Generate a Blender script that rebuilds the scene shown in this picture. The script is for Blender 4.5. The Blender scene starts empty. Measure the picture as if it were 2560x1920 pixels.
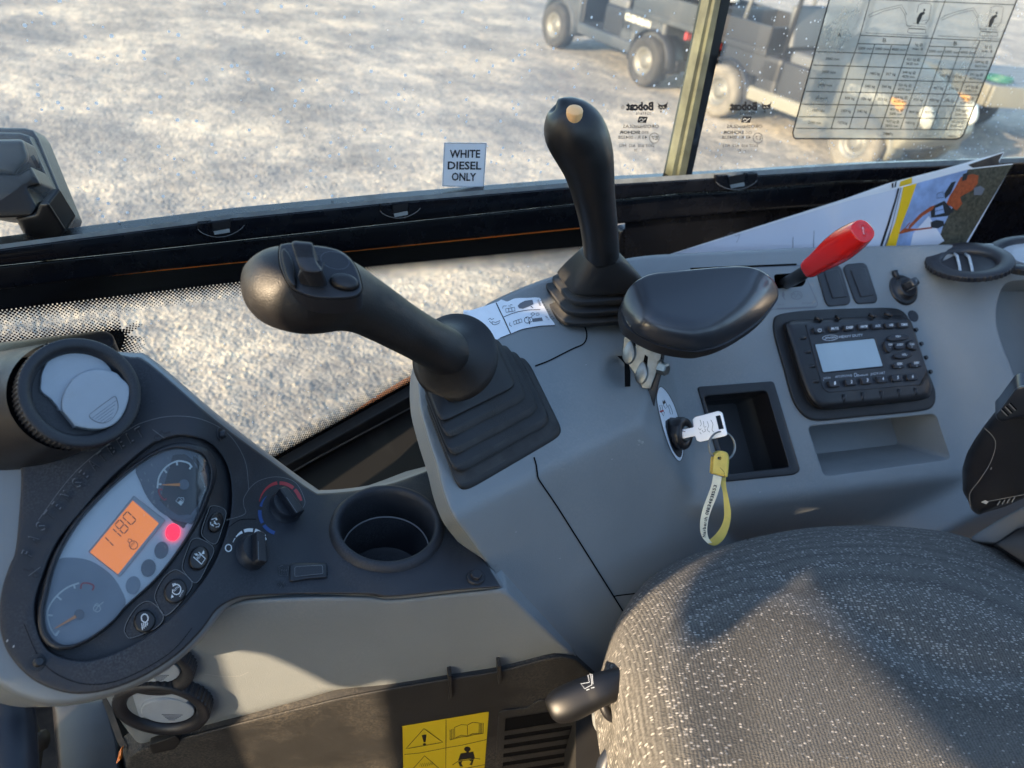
import bpy, bmesh, math, random
import numpy as np
from mathutils import Vector, Matrix, geometry
random.seed(7)
rnd = random.Random(11)
SC = bpy.context.scene
COL = SC.collection
R = math.radians
# ------------------------------------------------------------------ camera, world, sun, exposure
FPX = 1920.0                       # focal length in pixels of the 2560 x 1920 photograph
CH = 2.0                           # camera height over the yard
_dn = np.array([-408., -2791., -1920.]); _dn /= np.linalg.norm(_dn)
_up = -_dn
def _cray(px, py): return np.array([px-1280., 960.-py, -FPX])
_n = np.cross(_cray(0, 610), _cray(2560, 405)); _s = np.cross(_n, _dn); _s /= np.linalg.norm(_s)
if _s[0] < 0: _s = -_s
_y = np.cross(_up, _s)
MW = np.array([_s, _y, _up])       # world = MW @ camera ; X along the side window sill, Y out of it, Z up
CAM = np.array([0., 0., CH])
cd = bpy.data.cameras.new('camera'); cam = bpy.data.objects.new('camera', cd); COL.objects.link(cam)
m4 = Matrix.Identity(4)
for i in range(3):
    for j in range(3): m4[i][j] = MW[i][j]
m4.translation = Vector(CAM); cam.matrix_world = m4
cd.sensor_width = 36; cd.lens = 36*FPX/2560; cd.clip_start = .02; cd.clip_end = 800
cd.dof.use_dof = True; cd.dof.focus_distance = .80; cd.dof.aperture_fstop = 6.5
SC.camera = cam
SUN_EL, SUN_PHI = R(17), R(14)      # low sun from the front of the cab; light travels to +X, slightly +Y
tosun = Vector((-math.cos(SUN_PHI)*math.cos(SUN_EL), -math.sin(SUN_PHI)*math.cos(SUN_EL), math.sin(SUN_EL)))
wd = bpy.data.worlds.new('World'); SC.world = wd; wd.use_nodes = True
nt = wd.node_tree; bg = nt.nodes['Background']
sk = nt.nodes.new('ShaderNodeTexSky'); sk.sky_type = 'NISHITA'; sk.sun_disc = False
sk.sun_elevation = SUN_EL; sk.sun_rotation = math.atan2(tosun.x, tosun.y)
sk.air_density = 1.0; sk.dust_density = .6; sk.ozone_density = 1.3
nt.links.new(sk.outputs[0], bg.inputs[0]); bg.inputs[1].default_value = .15
sl = bpy.data.lights.new('sun', 'SUN'); sl.energy = 4.0; sl.angle = R(.5); sl.color = (1, .76, .50)
so = bpy.data.objects.new('sun', sl); COL.objects.link(so)
so.rotation_euler = tosun.to_track_quat('Z', 'Y').to_euler(); so.location = (-5, -2, 5)
SC.view_settings.view_transform = 'Standard'; SC.view_settings.look = 'None'
SC.view_settings.exposure = 2.05; SC.view_settings.gamma = 1
try:
    SC.cycles.max_bounces = 10; SC.cycles.transparent_max_bounces = 24
    SC.cycles.caustics_reflective = False; SC.cycles.caustics_refractive = False
except Exception: pass

# ------------------------------------------------------------------ surfaces reached through a pixel of the photograph
def ray(px, py): return MW @ _cray(px, py)
def nrm(v):
    v = np.array(v, float); return v/np.linalg.norm(v)
def PH(px, py, h):                 # point on that sight line at height h (relative to the camera)
    r = ray(px, py); return CAM + r*(h/r[2])
def PD(px, py, D): return CAM + ray(px, py)*(D/FPX)
def PY(px, py, Y):
    r = ray(px, py); return CAM + r*(Y/r[1])
class Pl:                          # a real plane in the cab
    def __init__(s, p0, n): s.p0 = np.array(p0, float); s.n = nrm(n)
    def D(s, px, py): return ((s.p0-CAM)@s.n)/(ray(px, py)@s.n)*FPX
    def at(s, px, py, off=0.): return CAM + ray(px, py)*((s.D(px, py)-off)/FPX)
    def norm(s, px, py):
        return s.n if s.n@(CAM-s.at(px, py)) > 0 else -s.n
def Pl3(a, b, c): return Pl(a, np.cross(b-a, c-a))
class Fn:                          # a curved surface: depth as a function of the sight line
    def __init__(s, f): s.f = f
    def D(s, px, py): return s.f(px, py)
    def at(s, px, py, off=0.): return CAM + ray(px, py)*((s.f(px, py)-off)/FPX)
    def norm(s, px, py):
        a, b, c = s.at(px, py), s.at(px+3, py), s.at(px, py+3)
        n = nrm(np.cross(b-a, c-a)); return n if n@(CAM-a) > 0 else -n
class Off:                         # a surface lifted off another
    def __init__(s, S, o): s.S, s.o = S, o
    def D(s, px, py): return s.S.D(px, py)-s.o
    def at(s, px, py, off=0.): return s.S.at(px, py, off+s.o)
    def norm(s, px, py): return s.S.norm(px, py)
def smax(a, b, k):
    h = max(k-abs(a-b), 0)/k; return max(a, b)+h*h*k*.25
def smin(a, b, k):
    h = max(k-abs(a-b), 0)/k; return min(a, b)-h*h*k*.25
def sst(t):
    t = min(1, max(0, t)); return t*t*(3-2*t)

# ------------------------------------------------------------------ mesh builder
class MB:
    def __init__(s): s.v = []; s.f = []; s.m = []; s.sm = []; s.mats = []
    def mi(s, mat):
        if mat not in s.mats: s.mats.append(mat)
        return s.mats.index(mat)
    def add(s, vs, fs, mat, smooth=True):
        b = len(s.v); k = s.mi(mat)
        s.v += [tuple(map(float, v)) for v in vs]
        for f in fs:
            s.f.append([b+i for i in f]); s.m.append(k); s.sm.append(smooth)
        return s
    def build(s, name, parent=None, bevel=0, sub=0, smooth_angle=None, fixn=False):
        me = bpy.data.meshes.new(name); me.from_pydata(s.v, [], s.f)
        for mt in s.mats: me.materials.append(mt)
        me.polygons.foreach_set('material_index', s.m); me.polygons.foreach_set('use_smooth', s.sm)
        me.update()
        if fixn:
            bm = bmesh.new(); bm.from_mesh(me); bmesh.ops.recalc_face_normals(bm, faces=bm.faces); bm.to_mesh(me); bm.free()
        o = bpy.data.objects.new(name, me); COL.objects.link(o)
        if parent is not None: o.parent = parent; o.matrix_parent_inverse = parent.matrix_world.inverted() if False else Matrix.Translation(-parent.location)
        if bevel:
            md = o.modifiers.new('b', 'BEVEL'); md.width = bevel; md.segments = 3; md.limit_method = 'ANGLE'; md.angle_limit = R(35); md.harden_normals = False
        if sub:
            md = o.modifiers.new('s', 'SUBSURF'); md.levels = sub; md.render_levels = sub
        return o
def tag(o, label=None, cat=None, group=None, kind=None):
    if label: o['label'] = label
    if cat: o['category'] = cat
    if group: o['group'] = group
    if kind: o['kind'] = kind
    return o
def thing(name, label, cat, loc=(0, 0, 0), group=None):
    o = bpy.data.objects.new(name, None); COL.objects.link(o); o.location = tuple(map(float, loc)); o.empty_display_size = .02
    return tag(o, label, cat, group)

# outline helpers (2-D pixel paths)
def catmull(pts, n=8, closed=True):
    P = [np.array(p, float) for p in pts]; N = len(P); out = []
    rng = range(N) if closed else range(N-1)
    for i in rng:
        if closed: p0, p1, p2, p3 = P[i-1], P[i], P[(i+1) % N], P[(i+2) % N]
        else: p0, p1, p2, p3 = P[max(i-1, 0)], P[i], P[i+1], P[min(i+2, N-1)]
        for k in range(n):
            t = k/n
            out.append(.5*((2*p1)+(-p0+p2)*t+(2*p0-5*p1+4*p2-p3)*t*t+(-p0+3*p1-3*p2+p3)*t**3))
    if not closed: out.append(P[-1])
    return [tuple(p) for p in out]
def rcorner(pts, r, n=5):          # polygon with rounded corners; r number or list
    N = len(pts); out = []
    for i in range(N):
        rr = r[i] if isinstance(r, (list, tuple)) else r
        p0, p1, p2 = (np.array(pts[j], float) for j in ((i-1) % N, i, (i+1) % N))
        if rr <= 0: out.append(tuple(p1)); continue
        a = p0-p1; b = p2-p1; la, lb = np.linalg.norm(a), np.linalg.norm(b)
        k = min(rr, la*.48, lb*.48); A = p1+a/la*k; B = p1+b/lb*k
        for j in range(n+1):
            t = j/n; out.append(tuple((1-t)**2*A+2*t*(1-t)*p1+t*t*B))
    return out
def resamp(pts, step, closed=True):
    P = list(pts)+([pts[0]] if closed else []); out = []
    for a, b in zip(P[:-1], P[1:]):
        a = np.array(a, float); b = np.array(b, float); n = max(1, int(round(np.linalg.norm(b-a)/step)))
        for k in range(n): out.append(tuple(a+(b-a)*k/n))
    if not closed: out.append(tuple(P[-1]))
    return out
def ell(cx, cy, a, b, rot=0, n=48, a0=0, a1=360):
    out = []; full = abs(a1-a0) >= 360; c, s = math.cos(R(rot)), math.sin(R(rot))
    for k in range(n if full else n+1):
        t = R(a0+(a1-a0)*k/n); x, y = a*math.cos(t), b*math.sin(t)
        out.append((cx+x*c-y*s, cy+x*s+y*c))
    return out
def _segs(loop):
    A = np.array(loop, float); return A, np.roll(A, -1, 0)
def dist_to(P, loops):
    d = np.full(len(P), 1e9)
    for lp in loops:
        A, B = _segs(lp)
        for a, b in zip(A, B):
            ab = b-a; L = ab@ab
            if L < 1e-12: continue
            t = np.clip(((P-a)@ab)/L, 0, 1); q = a+t[:, None]*ab
            d = np.minimum(d, np.hypot(*(P-q).T))
    return d
def inside(P, loop):
    A, B = _segs(loop); c = np.zeros(len(P), bool)
    x, y = P[:, 0], P[:, 1]
    for (x1, y1), (x2, y2) in zip(A, B):
        if y1 == y2: continue
        cond = (y1 > y) != (y2 > y)
        c ^= cond & (x < (x2-x1)*(y-y1)/(y2-y1)+x1)
    return c
def plate(mb, mat, outline, S, r=0, drop=0., skirt=0., holes=(), fr_=(.12, .3, .55, 1.0), step=40, es=14, hr=0, hdrop=0., hskirt=0., lift=0., hmat=None, sdir=None, floor=None, relief=None):
    """a moulded panel: outline in pixels laid on surface S, its rim rounded away over r pixels, with real thickness"""
    out = resamp(outline, es); hs = [resamp(h, es) for h in holes]
    pts = [np.array(out)] + [np.array(h) for h in hs]
    loops = [out]+hs
    extra = []
    for li, lp in enumerate(loops):
        rr = r if li == 0 else hr
        if rr <= 0: continue
        A = np.array(lp); T = np.roll(A, -1, 0)-np.roll(A, 1, 0); Ln = np.hypot(*T.T); Ln[Ln < 1e-9] = 1
        N = np.stack([-T[:, 1], T[:, 0]], 1)/Ln[:, None]
        for fr in fr_:
            for sg in (1, -1):
                Q = A+N*sg*rr*fr
                ok = inside(Q, out)
                for h in hs: ok &= ~inside(Q, h)
                ok &= dist_to(Q, loops) > rr*fr*.93
                extra.append(Q[ok])
    a = np.array(out); x0, y0 = a.min(0); x1, y1 = a.max(0)
    if step:
        gx, gy = np.meshgrid(np.arange(x0+step/2, x1, step), np.arange(y0+step/2, y1, step))
        gx = gx.astype(float); gx[::2] += step/2
        G = np.stack([gx.ravel(), gy.ravel()], 1)
        if len(G):
            ok = inside(G, out)
            for h in hs: ok &= ~inside(G, h)
            if ok.any():
                dd = dist_to(G[ok], loops); G = G[ok][dd > max(r*1.1, hr*1.1, es*.6)]; extra.append(G)
    allp = np.concatenate(pts+extra); edges = []; b = 0
    for lp in loops:
        n = len(lp); edges += [(b+i, b+(i+1) % n) for i in range(n)]; b += n
    res = geometry.delaunay_2d_cdt([Vector(p) for p in allp], edges, [], 0, 1e-4)
    V = np.array([tuple(v) for v in res[0]]); F = res[2]
    C = np.array([V[list(f)].mean(0) for f in F]); ok = inside(C, out)
    for h in hs: ok &= ~inside(C, h)
    F = [f for f, o in zip(F, ok) if o]
    off = np.full(len(V), lift)
    if r > 0:
        d = np.clip(dist_to(V, [out])/r, 0, 1); off -= drop*(1-np.sqrt(np.maximum(0, 1-(1-d)**2)))
    if hr > 0 and hs:
        d = np.clip(dist_to(V, hs)/hr, 0, 1); off -= hdrop*(1-np.sqrt(np.maximum(0, 1-(1-d)**2)))
    if relief is not None: off += np.array([relief(p[0], p[1]) for p in V])
    W = np.array([S.at(p[0], p[1], o) for p, o in zip(V, off)])
    FF = []
    for f in F:
        f = list(f); n = np.cross(W[f[1]]-W[f[0]], W[f[2]]-W[f[0]])
        if n@(CAM-W[f[0]]) < 0: f.reverse()
        FF.append(f)
    mb.add(W, FF, mat)
    for li, lp in enumerate(loops):
        sk_ = skirt if li == 0 else hskirt
        if not sk_: continue
        mm = mat if li == 0 else (hmat or mat)
        dr = drop if li == 0 else hdrop
        Wt = []; Wb = []; c = np.array(lp).mean(0); nn = -S.norm(*c) if sdir is None else np.array(sdir)
        for p in lp:
            t = S.at(p[0], p[1], lift-(dr if (r if li == 0 else hr) > 0 else 0)+(relief(*p) if relief else 0)); Wt.append(t); Wb.append(t+nn*sk_)
        n = len(lp)
        mb.add(Wt+Wb, [(i, (i+1) % n, n+(i+1) % n, n+i) for i in range(n)], mm)
        if li > 0 and floor is not None:
            mb.add(Wb, [list(range(n))], floor, False)
    return mb
def flat(mb, mat, poly, S, lift=.0004, es=None):      # thin print / decal lying on a surface
    P = resamp(poly, es) if es else [tuple(p) for p in poly]
    res = geometry.delaunay_2d_cdt([Vector(p) for p in P], [(i, (i+1) % len(P)) for i in range(len(P))], [], 1, 1e-5)
    V = [tuple(v) for v in res[0]]; F = res[2]
    C = np.array([np.mean([V[i] for i in f], 0) for f in F]) if F else np.zeros((0, 2))
    if len(C):
        ok = inside(C, P); F = [f for f, o in zip(F, ok) if o]
    W = [S.at(x, y, lift) for x, y in V]; FF = []
    for f in F:
        f = list(f); n = np.cross(W[f[1]]-W[f[0]], W[f[2]]-W[f[0]])
        if n@(CAM-W[f[0]]) < 0: f.reverse()
        FF.append(f)
    mb.add(W, FF, mat, False); return mb
def stroke(mb, mat, pts, w, S, lift=.0005, closed=False, taper=None):
    P = np.array(pts, float)
    if closed: T = np.roll(P, -1, 0)-np.roll(P, 1, 0)
    else:
        T = np.gradient(P, axis=0)
    L = np.hypot(*T.T); L[L < 1e-9] = 1; N = np.stack([-T[:, 1], T[:, 0]], 1)/L[:, None]
    n = len(P); ws = np.array([w*.5*(taper(i/(n-1)) if taper else 1) for i in range(n)])[:, None]
    A = P+N*ws; B = P-N*ws
    W = [S.at(x, y, lift) for x, y in A]+[S.at(x, y, lift) for x, y in B]
    rng = range(n) if closed else range(n-1); FF = []
    for i in rng:
        j = (i+1) % n; f = [i, j, n+j, n+i]; nn = np.cross(W[j]-W[i], W[n+i]-W[i])
        if nn@(CAM-W[i]) < 0: f.reverse()
        FF.append(f)
    mb.add(W, FF, mat, False); return mb
_txc = {}
def _txt(s, bold=0, extr=0, sp=1.0):
    k = (s, bold, extr, sp)
    if k in _txc: return _txc[k]
    c = bpy.data.curves.new('t', 'FONT'); c.body = s; c.offset = bold; c.extrude = extr; c.resolution_u = 2; c.space_character = sp
    o = bpy.data.objects.new('t', c); COL.objects.link(o)
    dg = bpy.context.evaluated_depsgraph_get(); oe = o.evaluated_get(dg); me = oe.to_mesh()
    V = np.array([tuple(v.co) for v in me.vertices]); F = [list(p.vertices) for p in me.polygons]
    oe.to_mesh_clear(); bpy.data.objects.remove(o); bpy.data.curves.remove(c)
    _txc[k] = (V, F); return V, F
def txt(mb, mat, s, p0, p1, cap, S, lift=.0005, bold=0, extr=0, zs=0, mirror=False, shear=0, sp=1.0):
    """lettering: baseline from pixel p0 to p1, cap = pixel vector of the capital height"""
    V, F = _txt(s, bold, extr, sp)
    if not len(V): return mb
    x0, x1 = V[:, 0].min(), V[:, 0].max(); p0 = np.array(p0, float); e = np.array(p1, float)-p0; cap = np.array(cap, float)
    W = []
    for x, y, z in V:
        u = (x-x0)/(x1-x0); 
        q = p0+e*u+cap*(y/.69)+e*shear*(y/.69)
        W.append(S.at(q[0], q[1], lift+(z*zs if extr else 0)))
    FF = []
    for f in F:
        if not extr:
            n = np.cross(W[f[1]]-W[f[0]], W[f[2]]-W[f[0]])
            if n@(CAM-W[f[0]]) < 0: f = f[::-1]
        FF.append(list(f))
    mb.add(W, FF, mat, False); return mb
# ------------------------------------------------------------------ solids in a local frame
class Fr:
    def __init__(s, o, z, x=None):
        s.o = np.array(o, float); s.z = nrm(z)
        x = np.array(x if x is not None else (1, 0, 0), float); x = x-s.z*(x@s.z); s.x = nrm(x); s.y = np.cross(s.z, s.x)
    def p(s, x, y, z=0): return s.o+s.x*x+s.y*y+s.z*z
def lathe(mb, mat, fr, prof, n=48, sx=1, sy=1, smooth=True, cap0=False, cap1=False, tw=None):
    V = []; k = len(prof)
    for (r, z) in prof:
        for i in range(n):
            a = 2*math.pi*i/n; rr = r*(tw(i, r, z) if tw else 1)
            V.append(fr.p(rr*math.cos(a)*sx, rr*math.sin(a)*sy, z))
    F = [(j*n+i, j*n+(i+1) % n, (j+1)*n+(i+1) % n, (j+1)*n+i) for j in range(k-1) for i in range(n)]
    mb.add(V, F, mat, smooth)
    if cap0: mb.add(V[:n], [list(range(n))[::-1]], mat, False)
    if cap1: mb.add(V[-n:], [list(range(n))], mat, False)
    return mb
def prism(mb, mat, fr, poly, z0, z1, bev=0, bot=True, smooth=False):
    P = np.array(poly, float); n = len(P)
    area = sum(P[i][0]*P[(i+1) % n][1]-P[(i+1) % n][0]*P[i][1] for i in range(n))
    if area < 0: P = P[::-1]
    T = np.roll(P, -1, 0)-np.roll(P, 1, 0); L = np.hypot(*T.T); L[L < 1e-12] = 1; N = np.stack([T[:, 1], -T[:, 0]], 1)/L[:, None]
    rings = [(0, z0)]
    if bev:
        for a in (0, 30, 60, 90): rings.append((bev*(1-math.cos(R(a))), z1-bev+bev*math.sin(R(a))))
    else: rings.append((0, z1))
    V = []
    for ins, z in rings:
        for q in P-N*ins: V.append(fr.p(q[0], q[1], z))
    F = [(j*n+i, j*n+(i+1) % n, (j+1)*n+(i+1) % n, (j+1)*n+i) for j in range(len(rings)-1) for i in range(n)]
    mb.add(V, F, mat, bool(bev) or smooth)
    mb.add(V[-n:], [list(range(n))], mat, False)
    if bot: mb.add(V[:n], [list(range(n))[::-1]], mat, False)
    return mb
def rrect(w, h, r, n=5, cx=0, cy=0):
    return rcorner([(cx-w/2, cy-h/2), (cx+w/2, cy-h/2), (cx+w/2, cy+h/2), (cx-w/2, cy+h/2)], r, n)
def box(mb, mat, fr, cx, cy, cz, sx, sy, sz):
    V = [fr.p(cx+a*sx/2, cy+b*sy/2, cz+c*sz/2) for c in (-1, 1) for b in (-1, 1) for a in (-1, 1)]
    mb.add(V, [(0, 2, 3, 1), (4, 5, 7, 6), (0, 1, 5, 4), (2, 6, 7, 3), (1, 3, 7, 5), (0, 4, 6, 2)], mat, False); return mb
WF = Fr((0, 0, 0), (0, 0, 1), (1, 0, 0))
def rings(mb, mat, RR, cap=True, smooth=True):
    n = len(RR[0]); V = [p for r_ in RR for p in r_]
    F = [(j*n+i, j*n+(i+1) % n, (j+1)*n+(i+1) % n, (j+1)*n+i) for j in range(len(RR)-1) for i in range(n)]
    if cap: F += [list(range(n))[::-1], [(len(RR)-1)*n+i for i in range(n)]]
    mb.add(V, F, mat, smooth); return mb
def sring(c, u, v, hu, hv, e=2., n=40):
    out = []
    for i in range(n):
        a = 2*math.pi*(i+.5)/n; ca, sa = math.cos(a), math.sin(a)
        out.append(c+u*hu*math.copysign(abs(ca)**(2/e), ca)+v*hv*math.copysign(abs(sa)**(2/e), sa))
    return out
def loft(mb, mat, path, n=40, e=2., cap=True, dens=4):
    """path: (px, py, depth, half width in the picture [px], depth half width ratio)"""
    A = np.array(path, float); N = len(A); Q = []
    for i in range(N-1):
        p0, p1, p2, p3 = A[max(i-1, 0)], A[i], A[i+1], A[min(i+2, N-1)]
        for k in range(dens):
            t = k/dens; Q.append(.5*((2*p1)+(-p0+p2)*t+(2*p0-5*p1+4*p2-p3)*t*t+(-p0+3*p1-3*p2+p3)*t**3))
    Q.append(A[-1]); Q = np.array(Q); C = np.array([PD(*q[:3]) for q in Q]); T = np.gradient(C, axis=0); RR = []
    for q, c, t in zip(Q, C, T):
        t = nrm(t); view = nrm(c-CAM); a = nrm(np.cross(t, view)); b = nrm(np.cross(t, a)); w = max(q[3], .3)*q[2]/FPX
        RR.append(sring(c, a, b, w, w*q[4], e, n))
    rings(mb, mat, RR, cap); return RR
def tube(mb, mat, pts, r, n=10, dens=1, cap=True):
    P = [np.array(p, float) for p in pts]; P = np.array(P); T = np.gradient(P, axis=0); RR = []; u = None
    for p, t in zip(P, T):
        t = nrm(t)
        if u is None: u = nrm(np.cross(t, (0, .3, 1) if abs(t[2]) < .9 else (1, 0, 0)))
        u = nrm(u-t*(u@t)); v = np.cross(t, u)
        RR.append([p+(u*math.cos(2*math.pi*i/n)+v*math.sin(2*math.pi*i/n))*r for i in range(n)])
    rings(mb, mat, RR, cap); return mb
# ------------------------------------------------------------------ materials
def mat(name, base, rough=.5, metal=0, var=0, vs=40, bump=0, bs=900, btype='noise', dust=0, dcol=(.30, .29, .27), ds=9, spec=.5, coat=0, sheen=0, dust2=None):
    m = bpy.data.materials.new(name); m.use_nodes = True; t = m.node_tree; n = t.nodes; l = t.links; b = n['Principled BSDF']
    b.inputs['Base Color'].default_value = (*base, 1); b.inputs['Roughness'].default_value = rough; b.inputs['Metallic'].default_value = metal
    b.inputs['Specular IOR Level'].default_value = spec; b.inputs['Coat Weight'].default_value = coat
    if coat: b.inputs['Coat Roughness'].default_value = .12
    if sheen: b.inputs['Sheen Weight'].default_value = sheen
    tc = n.new('ShaderNodeTexCoord'); co = tc.outputs['Object']; cur = None
    def noise(scale, det=4, ro=.55):
        x = n.new('ShaderNodeTexNoise'); x.inputs['Scale'].default_value = scale; x.inputs['Detail'].default_value = det; x.inputs['Roughness'].default_value = ro
        l.new(co, x.inputs['Vector']); return x.outputs['Fac']
    def ramp(src, a, b_):
        x = n.new('ShaderNodeMapRange'); x.inputs['From Min'].default_value = a; x.inputs['From Max'].default_value = b_; l.new(src, x.inputs['Value']); return x.outputs[0]
    def mix(f, A, B, bt='MIX'):
        x = n.new('ShaderNodeMix'); x.data_type = 'RGBA'; x.blend_type = bt
        if isinstance(f, float): x.inputs[0].default_value = f
        else: l.new(f, x.inputs[0])
        for s_, q in ((6, A), (7, B)):
            if isinstance(q, tuple): x.inputs[s_].default_value = (*q, 1)
            else: l.new(q, x.inputs[s_])
        return x.outputs[2]
    cur = base
    if var:
        cur = mix(ramp(noise(vs), .3, .7), tuple(c*(1-var) for c in base), tuple(min(1, c*(1+var)) for c in base))
    if dust:
        f = ramp(noise(ds, 6, .68), .46, .80); g = ramp(noise(ds*60, 2, .5), .40, .66)
        mm = n.new('ShaderNodeMath'); mm.operation = 'MULTIPLY'; l.new(f, mm.inputs[0]); l.new(g, mm.inputs[1])
        m2 = n.new('ShaderNodeMath'); m2.operation = 'MULTIPLY'; l.new(mm.outputs[0], m2.inputs[0]); m2.inputs[1].default_value = dust
        cur = mix(m2.outputs[0], cur, dcol)
        rr = n.new('ShaderNodeMapRange'); rr.inputs['To Min'].default_value = rough; rr.inputs['To Max'].default_value = min(1, rough+.3); l.new(f, rr.inputs['Value']); l.new(rr.outputs[0], b.inputs['Roughness'])
    if not isinstance(cur, tuple): l.new(cur, b.inputs['Base Color'])
    if bump:
        if btype == 'noise':
            h = noise(bs, 3, .6)
        else:
            x = n.new('ShaderNodeTexVoronoi'); x.feature = 'DISTANCE_TO_EDGE'; x.inputs['Scale'].default_value = bs; 
            wx = n.new('ShaderNodeTexNoise'); wx.inputs['Scale'].default_value = bs*.6; l.new(co, wx.inputs['Vector'])
            vm = n.new('ShaderNodeVectorMath'); vm.operation = 'MULTIPLY_ADD'; vm.inputs[1].default_value = (.9/bs,)*3; l.new(wx.outputs['Color'], vm.inputs[0]); l.new(co, vm.inputs[2])
            l.new(vm.outputs[0], x.inputs['Vector']); h = ramp(x.outputs['Distance'], 0, .16)
        bp = n.new('ShaderNodeBump'); bp.inputs['Strength'].default_value = min(1, bump); bp.inputs['Distance'].default_value = .0006 if btype == 'noise' else .0012
        l.new(h, bp.inputs['Height']); l.new(bp.outputs[0], b.inputs['Normal'])
    return m
def emis(name, col, st, base=None):
    m = mat(name, base or col, .4); b = m.node_tree.nodes['Principled BSDF']
    b.inputs['Emission Color'].default_value = (*col, 1); b.inputs['Emission Strength'].default_value = st; return m
M = {}
M['gray'] = mat('grey_plastic', (.205, .224, .230), .46, var=.06, vs=9, bump=.5, bs=800, dust=.30, ds=6, dcol=(.36, .35, .32))
M['grayrim'] = mat('grey_rim', (.19, .207, .215), .42, bump=.2, bs=1500, var=.04, vs=12)
M['gap'] = mat('dark_gap', (.003, .003, .0035), .95, spec=.15)
M['fascia'] = mat('charcoal_plastic', (.019, .022, .029), .55, var=.15, vs=14, bump=.5, bs=1700, dust=.34, ds=11, dcol=(.20, .21, .22))
M['fasc2'] = mat('charcoal_smooth', (.014, .016, .021), .42, bump=.25, bs=1700, dust=.25, ds=16, dcol=(.16, .16, .17))
M['emboss'] = mat('embossed_charcoal', (.006, .007, .010), .4)
M['line'] = mat('worn_and_highlight_edge', (.16, .165, .17), .6)  # pale tone, also the painted highlight along raised letters and symbols
M['black'] = mat('black_plastic', (.009, .009, .011), .36, var=.2, vs=30, bump=.2, bs=1200, dust=.10, ds=14, dcol=(.14, .13, .12))
M['rubberd'] = mat('dusty_rubber', (.028, .028, .028), .75, var=.3, vs=60, dust=.6, ds=20, dcol=(.12, .115, .10))
M['handle'] = mat('handle_black', (.003, .0035, .005), .45)
M['bin'] = mat('bin_charcoal', (.045, .048, .052), .6)
M['rubber'] = mat('black_rubber', (.010, .0105, .012), .5, var=.2, vs=30, dust=.30, ds=18, dcol=(.13, .125, .11), bump=.3, bs=1500)
M['grip'] = mat('leather_grained_grip', (.007, .007, .008), .46, bump=.13, bs=430, btype='vor', dust=.15, ds=22, dcol=(.10, .095, .085))
M['grip2'] = mat('smooth_grip', (.005, .005, .006), .40, bump=.05, bs=600, dust=.10, ds=20, dcol=(.08, .08, .08))
M['gloss'] = mat('satin_black_pad', (.018, .021, .027), .34, coat=.4, ds=30, dcol=(.3, .3, .3))
M['paint'] = mat('black_gloss_paint', (.0035, .0045, .0075), .22, spec=.35, bump=.08, bs=120, dust=.03, ds=22, dcol=(.18, .16, .13))
M['seal'] = mat('rubber_seal', (.007, .007, .008), .6, dust=.15, ds=30, dcol=(.16, .14, .11))
M['alu'] = mat('pale_glass_edge', (.24, .27, .28), .4, var=.2, vs=60, dust=.4, ds=40, dcol=(.30, .31, .24))
M['mould'] = mat('mossy_channel', (.085, .095, .07), .6, var=.4, vs=25, dust=.8, ds=24, dcol=(.10, .12, .045))
M['steel'] = mat('zinc_steel', (.24, .26, .26), .42, 1, var=.2, vs=70, bump=.3, bs=500, dust=.3, ds=40, dcol=(.30, .28, .24))
M['key'] = mat('nickel_key', (.85, .86, .86), .38, .35, bump=.2, bs=300)
M['cream'] = mat('cream_button', (.80, .45, .19), .45)
M['red'] = mat('red_grip_plastic', (.62, .012, .010), .24, bump=.04, bs=300, coat=.3)
M['silver'] = mat('silver_flap', (.34, .38, .42), .48, var=.05, vs=20, bump=.25, bs=1800, dust=.35, ds=26, dcol=(.22, .17, .09))
M['ltgrey'] = mat('light_bezel', (.42, .46, .50), .5, var=.08, vs=20)
M['dial'] = mat('dial_face', (.11, .13, .165), .45, var=.1, vs=20)
M['facegrey'] = mat('cluster_face', (.74, .78, .84), .42, var=.06, vs=20)
M['white'] = mat('white_print', (.72, .74, .74), .5)
M['paperw'] = mat('sticker_white', (.80, .83, .86), .4, var=.04, vs=40)
M['ink'] = mat('black_ink', (.010, .010, .012), .5)
M['inkg'] = mat('grey_ink', (.13, .14, .16), .5)
M['redp'] = mat('red_print', (.42, .035, .045), .5)
M['bluep'] = mat('blue_print', (.025, .075, .24), .5)
M['orange'] = mat('orange_needle', (.95, .30, .04), .5)
M['lcd'] = emis('amber_display', (1, .27, .03), .17, (.50, .16, .03))
M['lcdt'] = mat('display_segments', (.055, .030, .012), .5)
M['redlamp'] = emis('red_indicator', (1, .008, .035), .62, (.7, .01, .05))
M['rlcd'] = mat('radio_display', (.33, .42, .47), .3, var=.05, vs=20)
M['yellow'] = mat('yellow_sticker', (.66, .48, .015), .45, var=.06, vs=20, dust=.3, ds=20, dcol=(.25, .2, .06))
M['ystrap'] = mat('yellow_vinyl', (.66, .50, .10), .38, var=.1, vs=90, dust=.25, ds=50, dcol=(.25, .18, .06))
M['cstrap'] = mat('cream_vinyl', (.72, .68, .50), .4, var=.08, vs=90)
M['blackpan'] = mat('dusty_black_panel', (.020, .0195, .019), .55, var=.2, vs=20, bump=.6, bs=1400, dust=.75, ds=7, dcol=(.17, .145, .11))
M['rust'] = mat('dirty_brown_metal', (.055, .040, .028), .8, var=.5, vs=40, bump=.8, bs=200)
M['navy'] = mat('blue_black_plastic', (.022, .028, .042), .4, dust=.3, ds=20, dcol=(.10, .12, .15))
M['paper'] = mat('brochure_paper', (.60, .64, .72), .32, var=.02, vs=10, coat=.3)
M['paper2'] = mat('brochure_edge', (.75, .76, .76), .5)
M['ybro'] = mat('brochure_yellow', (.80, .50, .01), .35, coat=.3)
M['sky_p'] = mat('brochure_sky', (.24, .34, .55), .32, var=.25, vs=40, coat=.3)
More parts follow.
